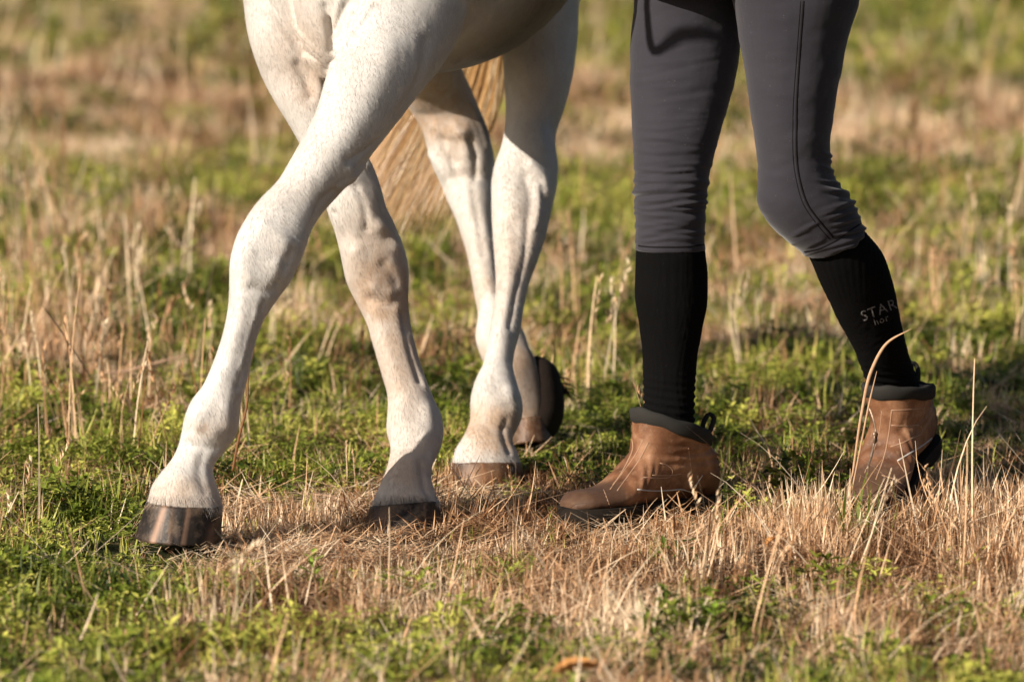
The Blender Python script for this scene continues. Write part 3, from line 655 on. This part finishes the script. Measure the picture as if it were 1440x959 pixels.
# knitted lettering on the far sock
def lettering(text, o_px, e1, e2, size, tree, parent, mat, step=None):
    cu = bpy.data.curves.new('t', 'FONT'); cu.body = text; cu.size = 1.0; cu.space_character = 1.12; cu.resolution_u = 3
    to = bpy.data.objects.new('t', cu); me0 = bpy.data.meshes.new_from_object(to); bm = bmesh.new(); bm.from_mesh(me0)
    bmesh.ops.triangulate(bm, faces=bm.faces[:])
    bmesh.ops.subdivide_edges(bm, edges=bm.edges[:], cuts=2, use_grid_fill=True)
    vs = []; ok = []
    for v in bm.verts:
        px = o_px[0] + size*(v.co.x*e1[0] + v.co.y*e2[0]); py = o_px[1] + size*(v.co.x*e1[1] + v.co.y*e2[1])
        p, n = hit(tree, px, py); ok.append(p is not None); vs.append(p + n*.0006 if p is not None else (0, 0, 0))
    fs = [tuple(v.index for v in f.verts) for f in bm.faces if all(ok[v.index] for v in f.verts)]
    seen = set()
    for v0 in bm.verts:
        if v0.index in seen: continue
        stack, isl = [v0], set()
        while stack:
            q = stack.pop()
            if q.index in isl: continue
            isl.add(q.index); stack += [e.other_vert(q) for e in q.link_edges]
        seen |= isl; f2 = [f for f in fs if f[0] in isl]
        if not f2: continue
        ids = sorted({i for f in f2 for i in f}); mp = {i: k for k, i in enumerate(ids)}
        mesh_obj('letter', [vs[i] for i in ids], [tuple(mp[i] for i in f) for f in f2], mat, parent, False)
    bm.free()
KN, nt, b = mat_new('knitted_letters')
nz = noise(nt, objco(nt), 520, 2, .8); nt.links.new(ramp(nt, nz, [(.42, (.02, .02, .02)), (.56, (.20, .195, .20))]), b.inputs['Base Color']); b.inputs['Roughness'].default_value = .9
sb = bvh(sockB)
lettering('STAR', (1213, 452), (.93, -.36), (-.30, -.95), 21, sb, sockB, KN)
lettering('hor', (1230, 458), (.93, -.36), (-.30, -.95), 14, sb, sockB, KN)

# ------------------------------------------------------------------ boots
LEATHER = leather_material()
RUBBER = plain_material('black_rubber_sole', (.008, .007, .006), .95, (.024, .017, .012), 50)
FLEECE = cloth_material('black_collar_padding', (.020, .019, .018), (.042, .040, .036), 600, .9, 0, 0)
PIPE = plain_material('grey_piping', (.60, .58, .55), .35, (.3, .28, .27))
STITCH = plain_material('tan_stitching', (.40, .26, .17), .6, (.28, .16, .10))
METAL = plain_material('brass_zip', (.35, .27, .2), .4, (.16, .11, .08), 900, .7)
def boot(frame, cuff_dir, M):
    """M: 4x4 from foot space (x toe, y left, z up; ankle over origin) to the world"""
    def W(p): return np.array(M @ Vector(p))
    def Wv(p): return np.array(M.to_3x3() @ Vector(p))
    def sec(x, z0, z1, hw, lean=0):     # upright section of the foot
        return (*W((x, 0, (z0+z1)/2)), *Wv((0, hw, 0)), *Wv((lean, 0, (z1-z0)/2)))
    g = Geo()
    tubeform(g, [sec(-.078,.03,.07,.018), sec(-.070,.02,.095,.030), sec(-.045,.018,.12,.037), sec(-.01,.018,.135,.040), sec(.03,.018,.132,.040), sec(.065,.018,.104,.043), sec(.10,.018,.068,.048),
                 sec(.135,.018,.051,.049), sec(.160,.018,.050,.046), sec(.184,.018,.047,.037), sec(.200,.02,.036,.022)], .008, 36, 2.3)
    def shaft(x, z, hx, hy, tl=.0): return (*W((x, 0, z)), *Wv((0, hy, 0)), *Wv((hx, 0, tl)))
    tubeform(g, [shaft(-.004,.04,.070,.039), shaft(.004,.07,.074,.041,.0), shaft(.006,.10,.068,.044,.008), shaft(.004,.122,.064,.048,.016), shaft(.003,.142,.064,.051,.022)], .008, 36, 2.2)
    up = g.build('boot', LEATHER, person); remesh(up, .0024, 9)
    me = up.data; V = coords(me); Nn = normals(me)
    Lc = np.array([tuple(M.inverted() @ Vector(v)) for v in V])
    D = (fbm(Lc[:, 0]*40, Lc[:, 2]*40 + Lc[:, 1]*30, 41) - .5)*.002
    cr = np.exp(-((Lc[:, 0] - .085)/.022)**2)*np.exp(-((Lc[:, 2] - .085)/.03)**2); D += cr*.0016*np.sin((Lc[:, 0] + .4*Lc[:, 2])*520)
    cr = np.exp(-((Lc[:, 2] - .095)/.025)**2)*np.clip((.06 - Lc[:, 0])/.04, 0, 1); D += cr*.0012*np.sin(Lc[:, 2]*420 + Lc[:, 1]*30)
    setco(me, V + Nn*D[:, None])
    cp = me.attributes.new('cap', 'FLOAT', 'POINT'); cp.data.foreach_set('value', np.clip((Lc[:, 0] + .35*Lc[:, 2] - .128)/.012, 0, 1)*.75 + np.clip((-.045 - Lc[:, 0])/.01, 0, 1)*np.clip((.09 - Lc[:, 2])/.006, 0, 1)*.5)  # dark toe cap leather, plus painted shade on the heel counter
    # sole: outline of the foot, with a heel block and a welt edge
    g = Geo(); xs = [(-.080,.020),(-.074,.031),(-.05,.039),(-.01,.039),(.03,.040),(.07,.046),(.11,.052),(.145,.053),(.175,.046),(.196,.032),(.206,.014)]
    t = 14; out = [(x, h) for x, h in xs] + [(x, -h) for x, h in xs[::-1]]
    K = spline([(x, y, 0) for x, y in out + [out[0]]], .008)[:-1]
    rings = [[W((x, y*s, z)) for x, y, _ in K] for z, s in ((.026,.90), (.026,1.0), (.019,1.04), (.010,1.03), (.008,.97))]
    if np.dot(np.cross(rings[0][1]-rings[0][0], rings[0][2]-rings[0][1]), rings[-1][0]-rings[1][0]) < 0: rings = [r[::-1] for r in rings]
    g.rings(rings)
    K2 = [(x, y, 0) for x, y, _ in K if x < .0]; K3 = [(x, y, 0) for x, y, _ in K if x > .055]
    for kk in (K2, K3):
        rr = [[W((x, y*s, z)) for x, y, _ in kk] for z, s in ((.012,.96), (.0,.95), (.0,.6))]
        if np.dot(np.cross(rr[0][1]-rr[0][0], rr[0][2]-rr[0][1]), rr[1][0]-rr[0][0]) < 0: rr = [r[::-1] for r in rr]
        g.rings(rr)
    g.build('sole', RUBBER, up, False)
    # padded collar
    g = Geo(); rings = []
    for dr, dz in ((.0005,-.015), (.0034,-.012), (.0046,-.005), (.0058,.003), (.0030,.0085), (-.0020,.0085), (-.0055,.002), (-.0065,-.014)):
        rings.append([W(((.003 + (.064 + dr)*math.cos(q)), (.051 + dr)*math.sin(q), .139 + dz + .024*math.cos(q) + .0012*math.sin(4*q + dz*90) + .0008*math.sin(9*q))) for q in np.linspace(0, 2*np.pi, 64, endpoint=False)])
    if M.to_3x3().determinant() > 0: rings = [r_[::-1] for r_ in rings]
    g.rings(rings, cap=False); inner = [[W((.003 + r*.058*math.cos(q), r*.044*math.sin(q), z - .008 + .024*math.cos(q))) for q in np.linspace(0, 2*np.pi, 32, endpoint=False)] for r, z in ((1.0,.150), (.9,.146), (.6,.13))]
    g.rings(inner, cap=False); g.build('collar', FLEECE, up)
    # pull loop at the back
    g = Geo(); tube(g, spline([W((-.062,.006,.118)), W((-.072,.006,.135)), W((-.078,0,.146)), W((-.074,-.004,.150)), W((-.064,-.006,.138)), W((-.060,-.006,.118))], .005), .0038, 6, .45)
    g.build('pull_loop', FLEECE, up)
    return up
def foot_matrix(ankle, heading, pitch=0.0, roll=0.0):
    return Matrix.Translation(ankle) @ Matrix.Rotation(heading, 4, 'Z') @ Matrix.Rotation(pitch, 4, 'Y') @ Matrix.Rotation(roll, 4, 'X')
aA = G(945, 722); MA = foot_matrix((aA[0] - .0, .065, height1(aA[0], .065)+.008), math.radians(180 + 34))
bootA = boot(None, None, MA); ba = bvh(bootA)
MB = foot_matrix((.628, .235, height1(.63, .2) + .052), math.radians(180 + 66), math.radians(17))
bootB = boot(None, None, MB); bbt = bvh(bootB)
for pxs, r, m in [([(917,668),(945,668),(958,666)], .0009, STITCH), ([(928,651),(940,655),(946,662),(943,670),(930,672),(905,671)], .0009, STITCH),
                  ([(896,688),(920,690),(945,689),(958,688),(973,692)], .0011, PIPE), ([(958,690),(966,700),(980,713)], .0010, STITCH), ([(912,622),(900,645),(884,668),(868,690)], .0010, STITCH), ([(905,618),(893,640),(876,664),(858,688)], .0009, STITCH),
                  ([(849,688),(855,705),(866,728)], .0010, STITCH), ([(900,710),(925,706),(945,698),(958,690)], .0010, STITCH), ([(968,630),(972,660),(978,695)], .0010, STITCH), ([(988,668),(978,684),(974,698)], .0009, PIPE)]:
    seam(bootA, ba, pxs, r, m, 'seam' if m is STITCH else 'piping', 0.0 if m is STITCH else .0002)
for pxs, r, m in [([(1253,577),(1275,576),(1300,574)], .0010, STITCH), ([(1253,598),(1275,599),(1295,600),(1297,608),(1285,615),(1265,624),(1252,628)], .0010, STITCH), ([(1262,648),(1280,637),(1300,624),(1318,609)], .0013, PIPE),
                  ([(1262,676),(1285,660),(1300,643),(1312,625)], .0012, STITCH), ([(1262,648),(1272,664)], .0010, STITCH), ([(1254,578),(1250,610),(1244,640),(1232,674)], .0012, STITCH), ([(1240,578),(1236,610),(1226,640),(1216,665)], .0008, STITCH),
                  ([(1240,668),(1262,676),(1280,690)], .001, STITCH)]:
    seam(bootB, bbt, pxs, r, m, 'seam' if m is STITCH else 'piping', 0.0 if m is STITCH else .0002)
seam(bootB, bbt, [(1222,570),(1229,590),(1232,606),(1231,616),(1227,636),(1220,660)], .0024, METAL, 'zip', .0003, .5)
seam(bootA, ba, [(888,612),(890,630),(882,650),(872,668),(862,682)], .0012, STITCH, 'seam', .0)
g = Geo(); p, n = hit(bbt, 1231, 612)
if p is not None:
    ball(g, p + n*.003, (.0035, .003, .005), 8); tube(g, [p + n*.005, p + n*.006 + np.array([.001, 0, -.008]), p + n*.004 + np.array([0, 0, -.016])], .0016, 6); g.build('zip_pull', METAL, bootB)

# lead rope and halter above the frame
g = Geo(); h = np.array(arms['near'][-1]) + np.array([-.03, -.07, -.02])
tube(g, spline([h + (.02, .03, .02), h, (-.12, -.32, 1.25), (-.31, -.323, 1.22), (-.352, -.326, 1.15), (-.385, -.36, 1.112), (-.456, -.461, 1.200), (-.518, -.572, 1.318), (-.58, -.69, 1.46), (-.47, -.80, 1.50)], .02), .007, 8)
rope = g.build('lead_rope', plain_material('rope', (.06, .06, .08), .9)); tag(rope, 'dark lead rope hanging from the horse to the person\'s hand', 'rope')

# ------------------------------------------------------------------ grass
DRY = blade_material('dry_blades', [(0, (.07, .028, .010)), (.3, (.33, .155, .065)), (.6, (.76, .47, .26)), (1, (.92, .74, .52))], .12)
GRN = blade_material('green_blades', [(0, (.018, .032, .004)), (.35, (.10, .14, .012)), (.7, (.34, .37, .06)), (1, (.66, .60, .16))], .18, .5)
LEAF = blade_material('leafy_weeds', [(0, (.014, .028, .003)), (.35, (.10, .14, .010)), (.7, (.30, .34, .05)), (1, (.60, .57, .12))], .16, .45)
class Blades:
    def __init__(s): s.v = []; s.f = []; s.b = []
    def blade(s, root, yaw, lean, bend, L, w, segs=4, droop=0.0, shade=None, tipw=.08):
        c, sn = math.cos(yaw), math.sin(yaw); side = np.array([-sn, c, 0]); b0 = len(s.v); sh = random.random() if shade is None else shade
        p = np.array(root, float); a = lean
        for i in range(segs + 1):
            u = i/segs; ww = w*(1 - (1 - tipw)*u**1.6)*.5; d = np.array([c*math.sin(a), sn*math.sin(a), math.cos(a)])
            n = np.array([c*math.cos(a), sn*math.cos(a), -math.sin(a)])*ww*.35
            s.v += [p + side*ww + n, p - side*ww + n]; s.b += [sh, sh]
            p = p + d*L/segs; a += bend/segs
        s.f += [(b0+2*i, b0+2*i+1, b0+2*i+3, b0+2*i+2) for i in range(segs)]
    def leaf(s, base, d, up, L, w, shade):
        d = np.array(d, float); d /= np.linalg.norm(d); side = np.cross(d, up); side /= np.linalg.norm(side) + 1e-9; nrm = np.cross(side, d); b0 = len(s.v); base = np.array(base)
        pts = [base, base + d*L*.45 + side*w*.5 + nrm*L*.10, base + d*L + nrm*L*.02 , base + d*L*.45 - side*w*.5 + nrm*L*.10, base + d*L*.5]
        s.v += pts; s.b += [shade]*5; s.f += [(b0, b0+1, b0+4), (b0+1, b0+2, b0+4), (b0+2, b0+3, b0+4), (b0+3, b0, b0+4)]
    def obj(s, name, mat):
        me = bpy.data.meshes.new(name); me.from_pydata([tuple(q) for q in s.v], [], s.f); me.materials.append(mat); me.update()
        a = me.attributes.new('blade', 'FLOAT', 'POINT'); a.data.foreach_set('value', s.b); return bpy.data.objects.new(name, me)
R = random.uniform
def t_dry(n, L, w, rad, lean=.35, bend=.5):
    b = Blades()
    for _ in range(n): q = R(0, 6.28); r = rad*math.sqrt(random.random()); b.blade((r*math.cos(q), r*math.sin(q), -.004), R(0, 6.28), abs(random.gauss(0, lean)), random.gauss(0, bend), L*R(.45, 1.15), w*R(.6, 1.3), 3, shade=random.random())
    return b
def t_litter(n, rad):
    b = Blades()
    for _ in range(n):
        q = R(0, 6.28); r = rad*math.sqrt(random.random()); b.blade((r*math.cos(q), r*math.sin(q), R(.001, .016)), R(0, 6.28), R(1.15, 1.75), random.gauss(0, .25), R(.02, .07), R(.0012, .003), 2, tipw=.4)
    return b
def t_weed(n, rad, size):
    b = Blades()
    for _ in range(n):
        q = R(0, 6.28); r = rad*math.sqrt(random.random()); hgt = R(.004, .034)*(1.2 - r/rad*.5); c = np.array([r*math.cos(q), r*math.sin(q), hgt]); sh = random.random()
        for k in range(random.choice((2, 3, 3))):
            t = R(0, 6.28); b.leaf(c, (math.cos(t), math.sin(t), R(-.25, .7)), (0, 0, 1), size*R(.6, 1.3), size*R(.35, .65), min(1, max(0, sh + R(-.15, .15))))
        if random.random() < .4: b.blade((c[0]*.5, c[1]*.5, 0), math.atan2(c[1], c[0]), .3, .4, hgt*1.1, .001, 2, shade=sh*.6)
    return b
def t_green(n, L, w, rad):
    b = Blades()
    for _ in range(n): q = R(0, 6.28); r = rad*math.sqrt(random.random()); b.blade((r*math.cos(q), r*math.sin(q), -.004), R(0, 6.28), abs(random.gauss(0, .4)), random.gauss(.4, .6), L*R(.5, 1.2), w*R(.6, 1.3), 4)
    return b
def t_stem(L):
    b = Blades()
    for _ in range(random.choice((1, 2, 3))):
        yaw, ln, bd = R(0, 6.28), abs(random.gauss(0, .16)), random.gauss(0, .35); r = (R(-.02, .02), R(-.02, .02), 0); l = L*R(.6, 1.15)
        b.blade(r, yaw, ln, bd, l, .0026, 6, shade=R(.3, .9), tipw=.5); b.blade(r, yaw + 1.57, ln*.1, 0, l*.5, .002, 4, shade=R(.3, .9))
        if random.random() < .6:
            for k in range(9):
                u = .72 + .28*k/9; a = ln + bd*u*.6; c, sn = math.cos(yaw), math.sin(yaw); p = np.array([r[0] + c*math.sin(a)*l*u, r[1] + sn*math.sin(a)*l*u, math.cos(a)*l*u])
                b.leaf(p, (R(-1, 1)*.6, R(-1, 1)*.6, 1), (R(-1, 1), R(-1, 1), 0), .011, .004, R(.2, .8))
    return b
SUN_CORR = None
def scatter(name, label, kinds, pts, rot, scl, tint, kid):
    n = len(pts); me = bpy.data.meshes.new(name); me.vertices.add(n); me.vertices.foreach_set('co', pts.ravel())
    for nm, tp, arr, key in (('rot', 'FLOAT_VECTOR', rot, 'vector'), ('scl', 'FLOAT_VECTOR', scl, 'vector'), ('tint', 'FLOAT', tint, 'value'), ('kid', 'INT', kid, 'value')):
        a = me.attributes.new(nm, tp, 'POINT'); a.data.foreach_set(key, arr.ravel())
    o = bpy.data.objects.new(name, me); COL.objects.link(o); tag(o, label, 'grass', kind='stuff')
    ng = bpy.data.node_groups.new(name, 'GeometryNodeTree'); ng.interface.new_socket('Geometry', in_out='INPUT', socket_type='NodeSocketGeometry'); ng.interface.new_socket('Geometry', in_out='OUTPUT', socket_type='NodeSocketGeometry')
    gi, go = ng.nodes.new('NodeGroupInput'), ng.nodes.new('NodeGroupOutput'); jn = ng.nodes.new('GeometryNodeJoinGeometry'); ng.links.new(jn.outputs[0], go.inputs[0])
    def attr(nm, tp):
        a = ng.nodes.new('GeometryNodeInputNamedAttribute'); a.data_type = tp; a.inputs[0].default_value = nm; return a.outputs[0]
    ra, sa, ka = attr('rot', 'FLOAT_VECTOR'), attr('scl', 'FLOAT_VECTOR'), attr('kid', 'INT')
    e2r = ng.nodes.new('FunctionNodeEulerToRotation'); ng.links.new(ra, e2r.inputs[0])
    for k, src in enumerate(kinds):
        cmp = ng.nodes.new('FunctionNodeCompare'); cmp.data_type = 'INT'; cmp.operation = 'EQUAL'
        ng.links.new(ka, cmp.inputs[2]); cmp.inputs[3].default_value = k
        oi = ng.nodes.new('GeometryNodeObjectInfo'); oi.inputs[0].default_value = src; oi.inputs[1].default_value = True
        ip = ng.nodes.new('GeometryNodeInstanceOnPoints'); ng.links.new(gi.outputs[0], ip.inputs['Points']); ng.links.new(cmp.outputs[0], ip.inputs['Selection'])
        ng.links.new(oi.outputs['Geometry'], ip.inputs['Instance']); ng.links.new(e2r.outputs[0], ip.inputs['Rotation']); ng.links.new(sa, ip.inputs['Scale']); ng.links.new(ip.outputs[0], jn.inputs[0])
    md = o.modifiers.new('scatter', 'NODES'); md.node_group = ng
    return o
def field_points(dens_near, dens_far, seed):
    """jittered points over the part of the field the camera (and one a step aside) can see"""
    rs = np.random.RandomState(seed); out = []
    y = -2.0
    while y < 22:
        dy = .25 if y < 4 else .6; f = np.clip((y - 1.5)/7, 0, 1); d = dens_near*(1-f) + dens_far*f
        hw = .115*(y + 9) + 1.2; n = int(2*hw*dy*d); out.append(np.c_[rs.uniform(-hw, hw, n), rs.uniform(y, y+dy, n)]); y += dy
    return np.vstack(out), rs
# footprints: nothing grows through boots and hooves
FEET = [(P(251,760,-.225), .062, .065), (P(566,740,-.01), .060, .055), (P(682,680,.455), .06, .055)]
def clear(x, y):
    ok = np.ones(len(x), bool)
    for c, rx, ry in FEET: ok &= ((x - c[0])/rx)**2 + ((y - c[1])/ry)**2 > 1
    for M in (MA, MB):
        Mi = np.array(M.inverted()); lx = Mi[0, 0]*x + Mi[0, 1]*y + Mi[0, 3]; ly = Mi[1, 0]*x + Mi[1, 1]*y + Mi[1, 3]
        ok &= ~((lx > -.085) & (lx < .205) & (np.abs(ly) < .05))
    return ok
def make(name, label, kinds, dn, df, seed, keep, hvar=(.7, 1.35), use_h=1.0, tilt=.12, tint_mu=.5, big=0.6):
    p, rs = field_points(dn, df, seed); x, y = p[:, 0], p[:, 1]; g = greenness(x, y); k = rs.rand(len(x)) < keep(g, x, y); k &= clear(x, y)
    x, y, g = x[k], y[k], g[k]; n = len(x); h = hfac(x, y)**use_h * (.35 + 1.35*fbm(x*13, y*9, 55, 2))
    far = np.clip((y - 2)/8, 0, 1); s = rs.uniform(*hvar, n)*(1 + big*far); pts = np.c_[x, y, height(x, y)]
    rot = np.c_[rs.normal(0, tilt, n), rs.normal(0, tilt, n), rs.uniform(0, 6.28, n)]; scl = np.c_[s*(.6+.4*h), s*(.6+.4*h), s*h]
    tint = np.clip(tint_mu + (fbm(x*7, y*4, seed + 3) - .5)*1.9 + rs.normal(0, .16, n), 0, 1)
    print(name, n)
    return scatter(name, label, kinds, pts, rot, scl, tint, rs.randint(0, len(kinds), n).astype(np.int32))
sm = lambda a, lo, hi: np.clip((a - lo)/(hi - lo), 0, 1)
make('dry_grass', 'short dry tan grass blades covering the field', [t_dry(14, .048, .0022, .03).obj('dry_tuft', DRY) for _ in range(6)], 950, 400, 11, lambda g, x, y: .14 + .86*sm(1-g, .30, .62))
make('dead_grass_litter', 'flattened dead grass straw lying on the soil', [t_litter(26, .045).obj('litter', DRY) for _ in range(5)], 560, 240, 12, lambda g, x, y: .12 + .88*sm(1-g, .3, .65), use_h=.3, tint_mu=.42)
def t_long(n):
    b = Blades()
    for _ in range(n): b.blade((R(-.04, .04), R(-.04, .04), R(.0, .02)), R(0, 6.28), R(.75, 1.5), random.gauss(.25, .5), R(.06, .15), R(.0012, .0026), 5, tipw=.25)
    return b
make('loose_straw', 'long loose dead straws lying crosswise over the grass', [t_long(5).obj('straw', DRY) for _ in range(6)], 170, 80, 18, lambda g, x, y: .30 + .60*sm(1-g, .2, .6), use_h=.9, tint_mu=.62)
make('leafy_ground_cover', 'low green leafy weeds growing in patches between the dry grass', [t_weed(24, .04, (.008, .010, .012, .014, .010, .016)[i]).obj('weed', LEAF) for i in range(6)], 640, 260, 13, lambda g, x, y: sm(g, .36, .58), use_h=.8, tint_mu=.55)
make('green_grass', 'short green grass blades among the weeds', [t_green(10, .055, .0034, .028).obj('green_tuft', GRN) for _ in range(5)], 500, 220, 14, lambda g, x, y: .05 + .8*sm(g, .35, .75), tint_mu=.5)
def tallkeep(g, x, y):
    px, py = project(x, y); d = .07 - .05*sm(py, 740, 820)
    for cx, cy, rx, ry, v in [(90,560,170,90,.9), (180,540,110,60,1.0), (1390,770,90,30,.6), (430,470,70,60,.5), (1360,420,80,80,.6), (900,420,120,60,.35), (340,600,50,40,.3), (40,300,60,120,.6), (1100,800,200,60,.25)]: d = d + v*np.exp(-(((px-cx)/rx)**2 + ((py-cy)/ry)**2))
    for cx, cy, rx, ry in [(300,800,170,90), (600,790,220,70), (900,780,120,60), (1000,760,200,60), (1250,740,110,40)]: d = d*(1 - np.exp(-(((px-cx)/rx)**2 + ((py-cy)/ry)**2))**1)
    return np.clip(d, 0, 1)
make('tall_dry_stems', 'tall thin dry grass stems standing above the sward', [t_stem(.17).obj('stem', DRY) for _ in range(8)], 110, 30, 15, tallkeep, use_h=.25, tint_mu=.6, big=.3)

# ------------------------------------------------------------------ single stalks, twigs and leaves one can point at
def stalk(name, label, cat, keys, radii, mat, flat=.5):
    gg = Geo(); K = spline([(*k, r) for k, r in zip(keys, radii)], .006); tube(gg, K[:, :3], np.maximum(K[:, 3], .0003), 6, flat); return tag(gg.build(name, mat), label, cat)
STRAW = plain_material('straw', (.68, .46, .29), .7, (.30, .15, .08), 60)
TWIG = plain_material('twig', (.34, .23, .15), .8, (.2, .12, .08), 90)
DARKTW = plain_material('dark_twig', (.05, .035, .025), .8)
Yb = .02
stalk('grass_stalk', 'long pale dry grass stalk arching over in front of the far boot', 'grass stalk', [P(1196,690,Yb), P(1203,640,Yb), P(1212,580,Yb), P(1226,520,Yb), P(1246,484,Yb), P(1282,462,Yb-.02)], [.0016,.0020,.0023,.0027,.0022,.0004], STRAW)
stalk('grass_stalk', 'shorter dry grass stalk leaning beside the long arching one', 'grass stalk', [P(1198,690,Yb+.01), P(1212,620,Yb+.01), P(1224,560,Yb+.01), P(1233,522,Yb+.01)], [.0012,.0016,.0014,.0004], STRAW)
stalk('twig', 'pale forked twig lying above dark green weeds on the left', 'twig', [P(142,525,1.4), P(170,523,1.4), P(205,514,1.38), P(240,505,1.36), P(268,498,1.35)], [.002,.003,.003,.0022,.001], TWIG)
stalk('twig', 'thin brown twig lying in the grass between the horse\'s front hooves', 'twig', [G(437,712)+[0,0,.02], G(465,720)+[0,0,.025], G(500,728)+[0,0,.02], G(525,738)+[0,0,.012]], [.002,.0022,.002,.001], TWIG)
stalk('dead_stem', 'rusty brown dead stem standing behind the leading front leg', 'plant stem', [P(327,662,.2), P(335,620,.2), P(347,570,.2), P(350,520,.22), P(358,490,.22)], [.002,.002,.0018,.0015,.0008], plain_material('rust_stem', (.25,.12,.055), .8))
stalk('dead_stem', 'thin dark stem slanting through the dry grass near the left edge', 'plant stem', [P(60,430,.9), P(80,457,.9), P(102,490,.89), P(127,530,.88)], [.0006,.0011,.0011,.0009], DARKTW)
def leafy(name, label, c, L, w, yaw, mat, pitch=.3, curl=.3):
    vs = []; fs = []; nL, nw = 12, 6
    M = Matrix.Translation(c) @ Matrix.Rotation(yaw, 4, 'Z') @ Matrix.Rotation(-pitch, 4, 'Y')
    for side in (0, 1):
        for i in range(nL+1):
            u = i/nL; hw = w*.5*math.sin(math.pi*min(1, .06+u*.92))**.75
            for j in range(nw+1):
                v = j/nw*2-1; vs.append(tuple(M @ Vector((u*L, v*hw, curl*w*(v*v) + .15*L*math.sin(u*3.1) + .0015*math.sin(u*30+v*3) - side*.0006))))
    for side in (0, 1):
        b0 = side*(nL+1)*(nw+1)
        for i in range(nL):
            for j in range(nw):
                q = (b0+i*(nw+1)+j, b0+i*(nw+1)+j+1, b0+(i+1)*(nw+1)+j+1, b0+(i+1)*(nw+1)+j); fs.append(q if side == 0 else q[::-1])
    return tag(mesh_obj(name, vs, fs, mat), label, 'leaf')
ORG = plain_material('orange_leaf', (.70, .36, .12), .6, (.36, .15, .05), 140, 0, .002)
c = G(778, 985); leafy('fallen_leaf', 'curled orange leaf lying at the bottom edge of the grass', (c[0], c[1], .030), .060, .034, .15, ORG, .15)
c = G(1078, 795); leafy('fallen_leaf', 'tiny orange leaf caught in the grass below the boots', (c[0], c[1], .03), .018, .012, .7, ORG, .5)
YG = plain_material('lime_leaf', (.26, .36, .04), .5, (.16, .26, .03), 90)
def sprout(label, px, py, hpx, n, sz):
    c = G(px, py); root = empty('weed_sprout', (c[0], c[1], height1(c[0], c[1])), label, 'weed'); hh = hpx/920
    gg = Geo(); z0 = height1(c[0], c[1]); tube(gg, [(c[0], c[1], z0-.005), (c[0]+.002, c[1], z0+hh*.5), (c[0]+.004, c[1], z0+hh)], [.0012, .001, .0006], 6); gg.build('stem', YG, root)
    b = Blades()
    for k in range(n):
        t = k*2.4; z = z0 + hh*(.25+.75*k/n); o_ = b.leaf((c[0]+.003, c[1], z), (math.cos(t), math.sin(t), .5), (0, 0, 1), sz*R(.7, 1.2)*(1.3-.5*k/n), sz*.45, .6)
    me = b.obj('leaves', YG); COL.objects.link(me); me.parent = root; me.matrix_parent_inverse = root.matrix_world.inverted()
sprout('yellow green weed sprout in front of the leading front hoof\'s shadow', 437, 830, 60, 12, .022)
sprout('yellow green weed clump in the foreground right of centre', 1000, 900, 55, 14, .024)
sprout('small upright weed growing left of the arching dry stalk', 1105, 640, 34, 10, .018)
